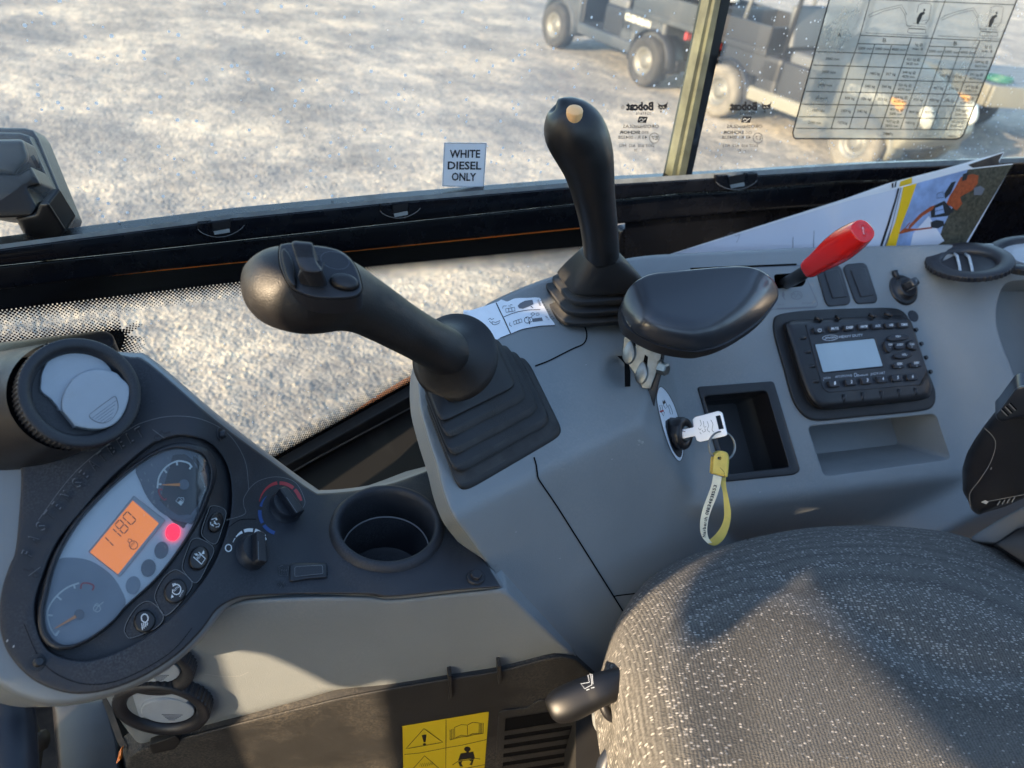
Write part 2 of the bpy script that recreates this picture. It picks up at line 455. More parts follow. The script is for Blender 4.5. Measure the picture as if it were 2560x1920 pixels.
M['earth_p'] = mat('brochure_earth', (.06, .055, .035), .35, var=.7, vs=180, coat=.3)
M['exc_p'] = mat('brochure_orange', (.32, .07, .02), .35, var=.3, vs=200, coat=.3)
M['dark_p'] = mat('brochure_dark', (.02, .022, .025), .35)
M['wear'] = mat('scuff', (.35, .36, .36), .7)

def fabric():
    m = bpy.data.materials.new('speckled_seat_fabric'); m.use_nodes = True; t = m.node_tree; n = t.nodes; l = t.links; b = n['Principled BSDF']
    b.inputs['Roughness'].default_value = .85; b.inputs['Sheen Weight'].default_value = .12; b.inputs['Sheen Roughness'].default_value = .4; b.inputs['Specular IOR Level'].default_value = .25
    tc = n.new('ShaderNodeTexCoord'); mp = n.new('ShaderNodeMapping'); mp.inputs['Rotation'].default_value = (0, 0, R(-62)); mp.inputs['Scale'].default_value = (1, 1, .45)
    l.new(tc.outputs['Object'], mp.inputs['Vector'])
    def vm(op, a, bvec):
        x = n.new('ShaderNodeVectorMath'); x.operation = op; l.new(a, x.inputs[0]); x.inputs[1].default_value = bvec; return x.outputs[0]
    def ma(op, a, c=None, c2=None):
        x = n.new('ShaderNodeMath'); x.operation = op
        for i, q in enumerate((a, c, c2)):
            if q is None: continue
            if isinstance(q, (int, float)): x.inputs[i].default_value = q
            else: l.new(q, x.inputs[i])
        return x.outputs[0]
    # flecks
    sc = vm('MULTIPLY', mp.outputs[0], (430, 230, 230)); vo = n.new('ShaderNodeTexVoronoi'); vo.inputs['Scale'].default_value = 1; vo.inputs['Randomness'].default_value = .55; l.new(sc, vo.inputs['Vector'])
    sep = n.new('ShaderNodeSeparateColor'); l.new(vo.outputs['Color'], sep.inputs[0])
    f = ma('MULTIPLY', ma('LESS_THAN', vo.outputs['Distance'], .34), ma('GREATER_THAN', sep.outputs[0], .62))
    # fine knit
    sc2 = vm('MULTIPLY', mp.outputs[0], (820, 330, 330)); v2 = n.new('ShaderNodeTexVoronoi'); v2.inputs['Scale'].default_value = 1; v2.inputs['Randomness'].default_value = .35; l.new(sc2, v2.inputs['Vector'])
    mr = n.new('ShaderNodeMapRange'); mr.inputs['From Min'].default_value = .15; mr.inputs['From Max'].default_value = .7; mr.inputs['To Min'].default_value = 1; mr.inputs['To Max'].default_value = 0; l.new(v2.outputs['Distance'], mr.inputs['Value'])
    no = n.new('ShaderNodeTexNoise'); no.inputs['Scale'].default_value = 14; l.new(tc.outputs['Object'], no.inputs['Vector'])
    m1 = n.new('ShaderNodeMix'); m1.data_type = 'RGBA'; l.new(mr.outputs[0], m1.inputs[0]); m1.inputs[6].default_value = (.052, .051, .047, 1); m1.inputs[7].default_value = (.145, .140, .128, 1)
    m2 = n.new('ShaderNodeMix'); m2.data_type = 'RGBA'; l.new(f, m2.inputs[0]); l.new(m1.outputs[2], m2.inputs[6]); m2.inputs[7].default_value = (.36, .345, .32, 1)
    l.new(m2.outputs[2], b.inputs['Base Color'])
    hb = ma('ADD', mr.outputs[0], ma('MULTIPLY', f, .25)); bp = n.new('ShaderNodeBump'); bp.inputs['Strength'].default_value = .8; bp.inputs['Distance'].default_value = .0011
    l.new(hb, bp.inputs['Height']); l.new(bp.outputs[0], b.inputs['Normal']); return m
M['fabric'] = fabric()
def glass(name, haze=.10, hcol=(.62, .70, .78), rough=.02, tint=(.93, .97, .95), speck=True, sscale=160, bump=0, refr=False):
    m = bpy.data.materials.new(name); m.use_nodes = True; t = m.node_tree; n = t.nodes; l = t.links; n.remove(n['Principled BSDF']); out = n['Material Output']
    tr = n.new('ShaderNodeBsdfTransparent'); tr.inputs[0].default_value = (*tint, 1)
    gl = n.new('ShaderNodeBsdfGlossy'); gl.inputs['Roughness'].default_value = rough
    fr = n.new('ShaderNodeFresnel'); fr.inputs[0].default_value = 1.45
    tc = n.new('ShaderNodeTexCoord'); co = tc.outputs['Object']
    if refr:
        rf = n.new('ShaderNodeBsdfRefraction'); rf.inputs['IOR'].default_value = 1.12; rf.inputs['Roughness'].default_value = .05; rf.inputs[0].default_value = (*tint, 1)
        mt = n.new('ShaderNodeMixShader'); mt.inputs[0].default_value = .45; l.new(tr.outputs[0], mt.inputs[1]); l.new(rf.outputs[0], mt.inputs[2]); trs = mt.outputs[0]
    else: trs = tr.outputs[0]
    if bump:
        x = n.new('ShaderNodeTexNoise'); x.inputs['Scale'].default_value = 95; x.inputs['Detail'].default_value = 2; l.new(co, x.inputs['Vector'])
        bp = n.new('ShaderNodeBump'); bp.inputs['Strength'].default_value = bump; bp.inputs['Distance'].default_value = .004; l.new(x.outputs[0], bp.inputs['Height'])
        l.new(bp.outputs[0], gl.inputs['Normal'])
        if refr: l.new(bp.outputs[0], rf.inputs['Normal'])
    m1 = n.new('ShaderNodeMixShader'); l.new(fr.outputs[0], m1.inputs[0]); l.new(trs, m1.inputs[1]); l.new(gl.outputs[0], m1.inputs[2])
    # dust and haze film: both reflecting and letting light through
    df = n.new('ShaderNodeBsdfDiffuse'); df.inputs[0].default_value = (*hcol, 1); tl = n.new('ShaderNodeBsdfTranslucent'); tl.inputs[0].default_value = (*hcol, 1)
    ad = n.new('ShaderNodeMixShader'); ad.inputs[0].default_value = .5; l.new(df.outputs[0], ad.inputs[1]); l.new(tl.outputs[0], ad.inputs[2])
    no = n.new('ShaderNodeTexNoise'); no.inputs['Scale'].default_value = 5; no.inputs['Detail'].default_value = 5; l.new(co, no.inputs['Vector'])
    mr = n.new('ShaderNodeMapRange'); mr.inputs['From Min'].default_value = .3; mr.inputs['From Max'].default_value = .75; mr.inputs['To Min'].default_value = haze*.45; mr.inputs['To Max'].default_value = haze*1.7; l.new(no.outputs['Fac'], mr.inputs['Value'])
    fac = mr.outputs[0]
    if speck:
        def sp(scale, rad, thr):
            vo = n.new('ShaderNodeTexVoronoi'); vo.inputs['Scale'].default_value = scale; l.new(co, vo.inputs['Vector'])
            se = n.new('ShaderNodeSeparateColor'); l.new(vo.outputs['Color'], se.inputs[0])
            a = n.new('ShaderNodeMath'); a.operation = 'GREATER_THAN'; a.inputs[1].default_value = thr; l.new(se.outputs[0], a.inputs[0])
            r_ = n.new('ShaderNodeMath'); r_.operation = 'MULTIPLY'; r_.inputs[1].default_value = rad; l.new(se.outputs[1], r_.inputs[0])
            c = n.new('ShaderNodeMath'); c.operation = 'LESS_THAN'; l.new(vo.outputs['Distance'], c.inputs[0]); l.new(r_.outputs[0], c.inputs[1])
            d = n.new('ShaderNodeMath'); d.operation = 'MULTIPLY'; l.new(a.outputs[0], d.inputs[0]); l.new(c.outputs[0], d.inputs[1]); return d.outputs[0]
        s1 = sp(sscale, .24, .50); s2 = sp(sscale*.45, .07, .60)
        mx = n.new('ShaderNodeMath'); mx.operation = 'MAXIMUM'; l.new(s1, mx.inputs[0]); l.new(s2, mx.inputs[1])
        ms = n.new('ShaderNodeMath'); ms.operation = 'MULTIPLY'; ms.inputs[1].default_value = .85; l.new(mx.outputs[0], ms.inputs[0])
        m3 = n.new('ShaderNodeMath'); m3.operation = 'MAXIMUM'; l.new(fac, m3.inputs[0]); l.new(ms.outputs[0], m3.inputs[1]); fac = m3.outputs[0]
    m2 = n.new('ShaderNodeMixShader'); l.new(fac, m2.inputs[0]); l.new(m1.outputs[0], m2.inputs[1]); l.new(ad.outputs[0], m2.inputs[2])
    l.new(m2.outputs[0], out.inputs[0]); return m
M['glass'] = glass('dusty_window_glass', .12, sscale=120)
M['glass2'] = glass('lower_window_glass', .05, sscale=120)
M['lens'] = glass('scratched_lens', .14, rough=.08, speck=False, hcol=(.55, .62, .72))  # pale haze imitates sky reflected in the lens
M['film'] = glass('textured_film', .36, rough=.12, speck=False, bump=.14, hcol=(.60, .60, .56), tint=(.92, .92, .88), refr=True)

def ground():
    m = bpy.data.materials.new('frosty_gravel'); m.use_nodes = True; t = m.node_tree; n = t.nodes; l = t.links; b = n['Principled BSDF']; b.inputs['Roughness'].default_value = .85
    tc = n.new('ShaderNodeTexCoord'); co = tc.outputs['Object']
    def no(s, d=5, r=.6):
        x = n.new('ShaderNodeTexNoise'); x.inputs['Scale'].default_value = s; x.inputs['Detail'].default_value = d; x.inputs['Roughness'].default_value = r; l.new(co, x.inputs['Vector']); return x.outputs['Fac']
    def rp(s, stops):
        x = n.new('ShaderNodeValToRGB'); e = x.color_ramp.elements
        while len(e) < len(stops): e.new(.5)
        for q, (p, c) in zip(e, stops): q.position = p; q.color = (*c, 1)
        l.new(s, x.inputs[0]); return x.outputs[0]
    def mx(f, a, b_, bt='MIX'):
        x = n.new('ShaderNodeMix'); x.data_type = 'RGBA'; x.blend_type = bt
        if isinstance(f, float): x.inputs[0].default_value = f
        else: l.new(f, x.inputs[0])
        l.new(a, x.inputs[6]); l.new(b_, x.inputs[7]); return x.outputs[2]
    big = rp(no(.9, 6, .62), [(.36, (.19, .182, .172)), (.5, (.33, .302, .262)), (.62, (.53, .465, .37))])
    vo = n.new('ShaderNodeTexVoronoi'); vo.inputs['Scale'].default_value = 60; l.new(co, vo.inputs['Vector'])
    st = rp(vo.outputs['Color'], [(.1, (.45, .46, .48)), (.6, (1, 1, 1)), (.95, (1.3, 1.22, 1.05))])
    c = mx(.8, big, st, 'MULTIPLY')
    mid = rp(no(9, 4, .6), [(.35, (.55, .56, .60)), (.62, (1.12, 1.1, 1.05))])
    c = mx(.6, c, mid, 'MULTIPLY'); l.new(c, b.inputs['Base Color'])
    b1 = n.new('ShaderNodeBump'); b1.inputs['Strength'].default_value = 1; b1.inputs['Distance'].default_value = .05; l.new(no(3.2, 5, .6), b1.inputs['Height'])
    b2 = n.new('ShaderNodeBump'); b2.inputs['Strength'].default_value = 1; b2.inputs['Distance'].default_value = .005; l.new(vo.outputs['Distance'], b2.inputs['Height']); l.new(b1.outputs[0], b2.inputs['Normal'])
    b3 = n.new('ShaderNodeBump'); b3.inputs['Strength'].default_value = .8; b3.inputs['Distance'].default_value = .007; l.new(no(34, 3, .6), b3.inputs['Height']); l.new(b2.outputs[0], b3.inputs['Normal'])
    l.new(b3.outputs[0], b.inputs['Normal']); return m
M['ground'] = ground()
# ------------------------------------------------------------------ the yard
def xf(ox, oy, s): return lambda x, y: (ox+x/s, oy+y/s)
mb = MB(); g = 60
xs = [-400, -100, -40, -15] + list(np.linspace(-6, 20, 27)) + [40, 100, 500]; ys = [-400, -60, -10] + list(np.linspace(-2, 22, 25)) + [40, 100, 500]
V = [(x, y, 0) for y in ys for x in xs]; n = len(xs)
mb.add(V, [(j*n+i, j*n+i+1, (j+1)*n+i+1, (j+1)*n+i) for j in range(len(ys)-1) for i in range(n-1)], M['ground'])
tag(mb.build('ground'), kind='structure')
# loose stones on the yard: uncountable
mb = MB(); r2 = random.Random(5)
for k in range(5200):
    if k < 3200: x = r2.uniform(-.5, 4.5); y = r2.uniform(1.0, 5.5)
    else: x = r2.uniform(-2, 8); y = r2.uniform(1.2, 11)
    s = r2.uniform(.004, .013)*(1.25 if r2.random() < .1 else 1); a = r2.uniform(0, 6.3); c, q = math.cos(a)*s, math.sin(a)*s
    zt = s*r2.uniform(.4, .8); e = r2.uniform(.5, .9)
    vs = [(x+c, y+q, 0), (x-q*e, y+c*e, 0), (x-c, y-q, 0), (x+q*e, y-c*e, 0), (x+c*.3, y+q*.3, zt), (x-c*.35, y-q*.35, zt*.9)]
    mb.add(vs, [(0, 1, 4), (1, 5, 4), (1, 2, 5), (2, 3, 5), (3, 4, 5), (3, 0, 4)], M['ground'], False)
tag(mb.build('loose_gravel'), 'loose pale stones scattered over the yard outside the window', 'gravel', kind='stuff')

# ------------------------------------------------------------------ utility buggies parked outside
M['bgrey'] = mat('grey_blue_body', (.026, .032, .040), .45, var=.1, vs=4, dust=.4, ds=3)
M['bblack'] = mat('buggy_black', (.008, .009, .012), .5, var=.2, vs=5)
M['bcream'] = mat('cream_body', (.16, .155, .125), .4, var=.08, vs=4)
M['tyre'] = mat('buggy_tyre', (.02, .02, .02), .85, var=.3, vs=9, bump=.6, bs=30, dust=.6, ds=4, dcol=(.2, .18, .15))
M['tyrem'] = mat('muddy_tyre', (.13, .12, .10), .9, var=.3, vs=9)
M['rim'] = mat('silver_rim', (.13, .13, .12), .5, .3)
M['bseat'] = mat('buggy_seat', (.07, .075, .08), .5)
M['bwood'] = mat('tan_wood', (.24, .13, .08), .8)
M['lampo'] = mat('amber_lamp', (.9, .42, .05), .3)
M['lampw'] = mat('headlamp_lens', (.8, .8, .72), .2)
M['bchrome'] = mat('canopy_tube', (.30, .31, .31), .3, .6)
def bbox(mb, m, fr, x0, x1, y0, y1, z0, z1, b=.03):
    prism(mb, m, Fr(fr.p((x0+x1)/2, (y0+y1)/2, z0), fr.z, fr.x), rrect(abs(x1-x0), abs(y1-y0), b*1.5), 0, z1-z0, b)
def buggy(label, rear, front, side, body, tyre, wr=.27, canopy=True, hood=None):
    hood_m = hood or body
    """rear/front: ground points under the wheels on our side; side=+1 when the body lies to the left of the heading"""
    r_ = np.array([*rear, 0.]); f_ = np.array([*front, 0.]); d = nrm(f_-r_); L = np.linalg.norm(f_-r_)
    fr = Fr((r_[0], r_[1], 0), (0, 0, 1), d); sgn = side; W = 1.15
    t = thing('utility_buggy', label, 'utility buggy', fr.p(L/2, sgn*W/2, 0), group='utility buggies parked in the yard')
    def yy(a): return sgn*a*W
    b = MB()
    bbox(b, M['bblack'], fr, -.35, L+.3, yy(.08), yy(.92), .24, .36)                # chassis
    bbox(b, hood_m, fr, .30, .92*L-.25, yy(-.02), yy(1.02), .28, .40)                       # floor/sill
    bbox(b, body, fr, -.15, .62, yy(0), yy(1), .50, .72, .04)                         # rear flank
    bbox(b, body, fr, .34, .62, yy(0), yy(1), .30, .70, .04)
    b.build('body', t)
    b = MB(); bbox(b, body, fr, -.62, .42, yy(-.03), yy(1.03), .70, .76, .01)
    for a, c in ((-.62, -.59), (.39, .42)): bbox(b, body, fr, a, c, yy(-.03), yy(1.03), .76, .96, .008)
    for a, c in ((-.03, 0), (1, 1.03)): bbox(b, body, fr, -.62, .42, yy(a), yy(c), .76, .96, .008)
    b.build('cargo_bed', t)
    b = MB()
    hood = [(L-.40, .30), (L+.42, .30), (L+.50, .42), (L+.40, .62), (L-.02, .82), (L-.32, .92), (L-.40, .90)]
    for sgn2 in (0,):
        RR = []
        for q in np.linspace(0, 1, 9):
            k = 1-.10*(2*q-1)**4; RR.append([fr.p(L-.40+(x-L+.40)*k, yy(q), .30+(z-.30)*k) for x, z in hood])
        rings(b, hood_m, RR)
    bn = b.build('bonnet', t, bevel=.03)
    for q in (.18, .82):
        b = MB(); c = fr.p(L+.40, yy(q), .58); lathe(b, M['lampw'], Fr(c, nrm(fr.x*.9+np.array([0, 0, .45])), (0, 0, 1)), [(.10, -.02), (.10, .02), (.07, .05), (.01, .06)], 20, 1, .8, cap1=True)
        b.build('headlight', bn)
        b = MB(); c = fr.p(L+.20, yy(.03 if q < .5 else .97), .60); bbox(b, M['lampo'], Fr(c, (0, 0, 1), fr.x), -.07, .07, -.03, .03, 0, .09, .015); b.build('indicator_lamp', bn)
    b = MB(); bbox(b, M['bseat'], fr, .62, 1.02, yy(.06), yy(.94), .70, .80, .04); b.build('seat', t)
    b = MB(); bbox(b, M['bseat'], Fr(fr.p(.58, 0, .82), nrm(np.array([0, 0, 1.])-fr.x*.2), fr.x), -.04, .04, yy(.06), yy(.94), 0, .36, .03); b.build('backrest', t)
    b = MB(); bbox(b, M['bblack'], fr, .56, 1.00, yy(.03), yy(.97), .38, .70, .03); b.build('seat_base', t)
    b = MB(); bbox(b, M['bblack'], fr, L-.42, L-.34, yy(.04), yy(.96), .36, .98, .02); b.build('dashboard', t)
    b = MB(); c = fr.p(L-.55, yy(.28), 1.0); wf = Fr(c, nrm(np.array([0, 0, 1.])-fr.x*.9), fr.y)
    tube(b, M['bblack'], [wf.p(.17*math.cos(a), .17*math.sin(a)) for a in np.linspace(0, 2*math.pi, 25)], .015, 8)
    tube(b, M['bblack'], [wf.p(0, 0, 0), fr.p(L-.36, yy(.28), .8)], .02, 8); tube(b, M['bblack'], [wf.p(-.17, 0), wf.p(.17, 0)], .01, 6); b.build('steering_wheel', t)
    for wx in (0, L):
        for q in (0, 1):
            c = fr.p(wx, yy(q), wr); ax = fr.y*sgn*(-1 if q == 0 else 1); wfr = Fr(c+ax*.02, ax, (0, 0, 1))
            w = MB(); wh = None
            lathe(w, tyre, wfr, [(wr*.54, .07), (wr*.74, .09), (wr*.93, .085), (wr, .05), (wr, -.09), (wr*.9, -.12), (wr*.5, -.12)], 36, tw=lambda i, r, z: 1-(.025 if (i % 2) and r > wr*.9 else 0))
            wo = w.build('wheel', t)
            w = MB(); lathe(w, M['rim'], wfr, [(wr*.56, .075), (wr*.53, .085), (wr*.46, .03), (wr*.28, .015), (wr*.24, .05), (wr*.12, .055), (.001, .055)], 30); w.build('rim', wo)
            w = MB(); RR = []
            for a in np.linspace(-10, 190, 15):
                RR.append([fr.p(wx+math.cos(R(a))*wr*k, yy(q)-sgn*(1 if q == 0 else -1)*s2, wr+math.sin(R(a))*wr*k) for k, s2 in ((1.18, .05), (1.26, .05), (1.26, -.20), (1.18, -.20))])
            rings(w, hood_m if wx else M['bblack'], RR); w.build('mudguard', t)
    if canopy:
        for i, (wx, tx) in enumerate(((-.05, .1), (.55, .6), (L-.3, L-.45))):
            for q in (.06, .94):
                b = MB(); tube(b, M['bblack'] if i else M['bchrome'], [fr.p(wx, yy(q), .7), fr.p(wx+(tx-wx)*.5, yy(q), 1.3), fr.p(tx, yy(q), 1.88)], .022, 8); b.build('canopy_post', t)
        b = MB(); bbox(b, M['bblack'], fr, -.05, L-.3, yy(.0), yy(1), 1.88, 1.94, .03); b.build('canopy', t)
    for q in (.15, .85): b = MB(); bbox(b, M['redp'], fr, -.37, -.34, yy(q)-.05, yy(q)+.05, .58, .68, .01); b.build('tail_light', t)
    return t, fr, L
t1, fr1, L1 = buggy('grey blue utility buggy with a cargo bed and silver wheels, left of the cream one', (5.87, 7.42), (5.75, 9.25), -1, M['bgrey'], M['tyre'], .27)
b = MB(); bbox(b, M['lampw'], fr1, -.40, .10, -.80, -.25, .98, 1.10, .05); tag(b.build('white_sack'), 'white sack lying on the cargo bed of the grey buggy', 'sack')
b = MB(); bbox(b, M['bwood'], fr1, .12, .38, -.75, -.15, .965, 1.03, .02); tag(b.build('timber_offcut'), 'reddish brown timber offcut on the bed of the grey buggy', 'timber')
t2, fr2, L2 = buggy('utility buggy with a cream bonnet and amber lamp, seen through the load chart', (5.99, 6.26), (6.19, 4.61), 1, M['bblack'], M['tyrem'], .26, canopy=True, hood=M['bcream'])
class PF:                           # plane given directly in metres for lettering on the buggies
    def __init__(s, fr, y): s.fr, s.y = fr, y
    def at(s, u, v, off=0): return s.fr.p(u, s.y, v)
def btext(t, fr, s, x0, x1, z, h, y, slope=0):
    V_, F_ = _txt(s, .01); a, c = V_[:, 0].min(), V_[:, 0].max(); W_ = [fr.p(x0+(x1-x0)*(v[0]-a)/(c-a), y, z+v[1]/.69*h+slope*(v[0]-a)) for v in V_]
    m_ = MB(); m_.add(W_, F_, M['lampw'], False); m_.build('lettering', t)
btext(t1, fr1, 'CUSHMAN', .55, .10, .60, .07, .006)
btext(t2, fr2, 'CUSHMAN', L2-.28, L2+.12, .62, .08, -.012)
# flat trailer with a coil of green hose, far right
t = thing('flat_trailer', 'low grey flat trailer with slatted deck at the far right of the yard', 'trailer', (9.2, 5.2, 0))
fr3 = Fr((8.3, 5.4, 0), (0, 0, 1), (1, -.25, 0))
b = MB()
for i in range(7): bbox(b, M['bseat'], fr3, 0, 2.4, -.6+i*.2, -.44+i*.2, .62, .66, .008)
b.build('deck', t); b = MB(); bbox(b, M['bcream'], fr3, -.02, 2.42, -.66, -.62, .50, .70, .01); bbox(b, M['bcream'], fr3, -.05, -.01, -.62, .8, .5, .7, .01); b.build('side_rail', t)
for q in (-.5, .65):
    w = MB(); lathe(w, M['tyre'], Fr(fr3.p(1.2, q, .25), fr3.y, (0, 0, 1)), [(.12, -.07), (.25, -.07), (.25, .07), (.12, .07)], 24); w.build('wheel', t)
b = MB(); M['green'] = mat('green_hose', (.02, .11, .08), .5)
c = fr3.p(.35, -.3, .68)
tube(b, M['green'], [c+np.array([(.13)*math.cos(a), .13*math.sin(a), .01+.008*a/6.28]) for a in np.linspace(0, 25, 90)], .012, 6); tag(b.build('hose_coil'), 'coil of green hose lying on the flat trailer', 'hose')

# ------------------------------------------------------------------ side window of the cab
YG = .900
G = Pl((0, YG, 2), (0, 1, 0))
L0 = [(-60, 619), (160, 590), (600, 533), (1000, 493), (1480, 452), (1700, 438), (2180, 408), (2640, 391)]
L1_ = [(x, y+(11 if x < 1500 else 12)) for x, y in L0]
L2_ = [(-60, 670), (400, 622), (900, 567), (1450, 508), (1700, 484), (1830, 478), (2089, 456), (2640, 432)]
L3_ = [(-60, 731), (400, 675), (900, 625), (1480, 566)]
L4_ = [(-60, 782), (400, 728), (620, 702), (929, 667), (1500, 612)]
def pane(name, poly, matk, Y, th, label, cat, group=None):
    b = MB(); S_ = Pl((0, Y, 2), (0, 1, 0)); A = [S_.at(*p) for p in poly]
    n = len(A); b.add(A, [list(range(n))], M[matk], False)
    return tag(b.build(name), label, cat, group)
pane('window_pane', [(-900, 700), (-60, 616), (1000, 494), (1690, 440), (1800, 0), (1850, -190), (1885, -330), (-900, -420)], 'glass', YG, .004, 'dusty side window pane left of the mossy upright channel', 'window pane')
pane('window_pane', [(1718, 446), (2180, 410), (3200, 380), (3200, -330), (1915, -330), (1853, -60)], 'glass', YG+.006, .004, 'dusty side window pane behind the load chart', 'window pane')
wf = thing('window_frame', 'black painted sill frame running under the side windows', 'window frame', (.5, YG, 1.6))
b = MB(); Sx = Pl((0, YG-.030, 2), (0, 1, 0)); plate(b, M['alu'], L0+L1_[::-1], Sx, step=0, es=60, skirt=.02, sdir=(0, .6, -.8)); b.build('pale_edge', wf)
b = MB(); plate(b, M['paint'], L1_+L2_[::-1], Pl((0, YG-.032, 2), (0, 1, 0)), r=5, drop=.004, step=0, es=20, skirt=.03, sdir=(0, 1, 0)); b.build('upper_rail', wf)
b = MB()
poly = L2_+[(2640, 505), (2168, 505), (1660, 548), (1480, 566)]+L3_[::-1][1:]
plate(b, M['paint'], poly, Pl((0, YG-.018, 2), (0, 1, 0)), r=7, drop=.004, step=0, es=20, skirt=.03, sdir=(0, 1, 0)); b.build('lower_rail', wf)
b = MB(); M['orangeline'] = mat('orange_body_paint', (.90, .22, .02), .4, var=.1, vs=10)
stroke(b, M['orangeline'], resamp([(150, 703), (400, 676), (900, 625), (1480, 567)], 40, False), 3.2, Pl((0, YG-.006, 2), (0, 1, 0)), 0, taper=lambda t: .35+.65*min(1, t*2.5)); b.build('orange_trim', wf)
def clip(cx, cy, w, sl=-.09, latch=False):
    b = MB(); S_ = Pl((0, YG-.036, 2), (0, 1, 0)); n = 18
    arc = [(cx-w+2*w*i/n, cy+sl*(-w+2*w*i/n)+12+ .42*w*math.sin(math.pi*i/n)**.7) for i in range(n+1)]
    top = [(cx+w, cy+sl*w-4), (cx+w*.42, cy+sl*w*.4-4), (cx+w*.38, cy+18), (cx-w*.38, cy+22), (cx-w*.42, cy-sl*w*.4-3), (cx-w, cy-sl*w-3)]
    plate(b, M['paint'], arc+top, S_, r=3, drop=.001, step=0, es=8, skirt=.012, sdir=(0, 1, 0))
    stroke(b, M['line'], arc, 1.8, S_, .0008)
    nt_ = [(cx-w*.46, cy-2-sl*w*.4), (cx-w*.38, cy+22), (cx-w*.26, cy+33), (cx+w*.36, cy+26), (cx+w*.40, cy+12), (cx+w*.5, cy-4+sl*w*.4)]
    b2 = [(cx-w*.34, cy+22), (cx+w*.36, cy+15), (cx+w*.38, cy+25), (cx-w*.28, cy+31)]
    flat(b, M['alu'], b2, S_, .002)
    flat(b, M['ink'], [(cx-w*.40, cy+2), (cx+w*.40, cy-6), (cx+w*.36, cy+13), (cx-w*.34, cy+20)], S_, .003)
    b.build('frame_clip', wf)
clip(553, 556, 58); clip(1001, 512, 50, -.08); clip(1842, 440, 52, -.05)
# upright channel between the panes
ch = thing('window_channel', 'mossy pale upright channel between the two side window panes', 'window channel', PY(1700, 438, YG-.02))
def bar(nm, b0, b1, t0, t1, Y, mk, dy=-260, th=.02):
    f = lambda b_, t_, y: b_+(t_-b_)*(440-y)/440.
    b = MB(); plate(b, M[mk], [(f(b0, t0, 446), 446), (f(b0, t0, dy), dy), (f(b1, t1, dy), dy), (f(b1, t1, 440), 440)], Pl((0, Y, 2), (0, 1, 0)), es=40, step=0, skirt=th, sdir=(0, 1, 0)); b.build(nm, ch)
bar('channel_edge', 1679, 1691, 1773, 1781, YG-.016, 'mould'); bar('glazing_strip', 1692, 1698, 1782, 1788, YG-.012, 'seal')
bar('channel_face', 1697, 1714, 1788, 1802, YG-.022, 'mould'); bar('channel_side', 1715, 1729, 1803, 1826, YG-.014, 'seal')
# latch on the left
la = thing('window_latch', 'black plastic window latch standing on the sill at the left edge', 'latch', PD(60, 560, .80))
b = MB(); plate(b, M['fasc2'], [(-60, 318), (62, 320), (84, 326), (98, 345), (180, 545), (176, 556), (150, 584), (70, 470), (-60, 420)], Pl3(PD(-60, 330, .84), PD(100, 340, .84), PD(150, 580, .84)), r=8, drop=.006, es=10, skirt=.02, step=24); b.build('back_plate', la)
b = MB(); plate(b, M['handle'], [(-60, 330), (50, 332), (74, 340), (86, 365), (170, 552), (160, 585), (150, 590), (70, 480), (-60, 420)], Pl3(PD(-60, 330, .825), PD(100, 340, .825), PD(150, 580, .83)), r=8, drop=.006, es=10, skirt=.01, step=24); b.build('housing', la)
b = MB(); S_ = Pl3(PD(-40, 350, .785), PD(80, 350, .79), PD(0, 540, .79)); plate(b, M['handle'], rcorner([(-60, 350), (60, 348), (76, 400), (46, 425), (40, 440), (-60, 425)], 14), S_, r=12, drop=.010, es=8, skirt=.02, step=16)
plate(b, M['handle'], rcorner([(-60, 428), (45, 436), (78, 415), (104, 462), (70, 470), (96, 520), (80, 542), (0, 546), (-60, 535)], 8), S_, r=8, drop=.006, es=8, skirt=.03, step=16, lift=-.003); 
flat(b, M['ink'], [(76, 392), (84, 386), (99, 415), (92, 422)], S_, .004); b.build('release_button', la)
b = MB(); plate(b, M['handle'], rcorner([(38, 545), (90, 535), (100, 508), (122, 506), (166, 575), (148, 600), (142, 622), (98, 628), (90, 612), (66, 598)], 6), Pl3(PD(38, 545, .80), PD(160, 575, .80), PD(100, 625, .84)), r=10, drop=.008, es=8, skirt=.02, step=14); b.build('stem', la)

# ---- lower window: fritted glass
M['frit'] = mat('black_ceramic_frit', (.006, .006, .007), .25)
lw = thing('lower_window', 'low side window with a black dotted border beneath the sill', 'window', PY(800, 900, YG+.012))
SG = Pl((0, YG+.012, 2), (0, 1, 0))
b = MB(); b.add([SG.at(*p) for p in [(-400, 760), (1700, 560), (1700, 700), (1300, 900), (600, 1260), (-400, 1300)]], [list(range(6))], M['glass2'], False); b.build('glass', lw)
b = MB(); SG2 = Pl((0, YG+.0105, 2), (0, 1, 0))
flat(b, M['frit'], [(-300, 700), (1560, 520)]+[(1500, 612), (929, 667), (620, 702), (400, 728), (-60, 782), (-300, 812)], SG2, 0)
isl = [(-300, 920), (-60, 874), (140, 849), (283, 826), (300, 825), (309, 831), (313, 843), (308, 860), (296, 890), (290, 940), (-300, 1100)]
flat(b, M['frit'], isl, SG2, 0)
low = [(560, 1225), (640, 1168), (700, 1134), (860, 1046), (960, 990), (1045, 944), (1200, 860), (1300, 800)]
flat(b, M['frit'], low+[(1300, 1000), (1045, 1010), (700, 1200), (560, 1300)], SG2, 0)
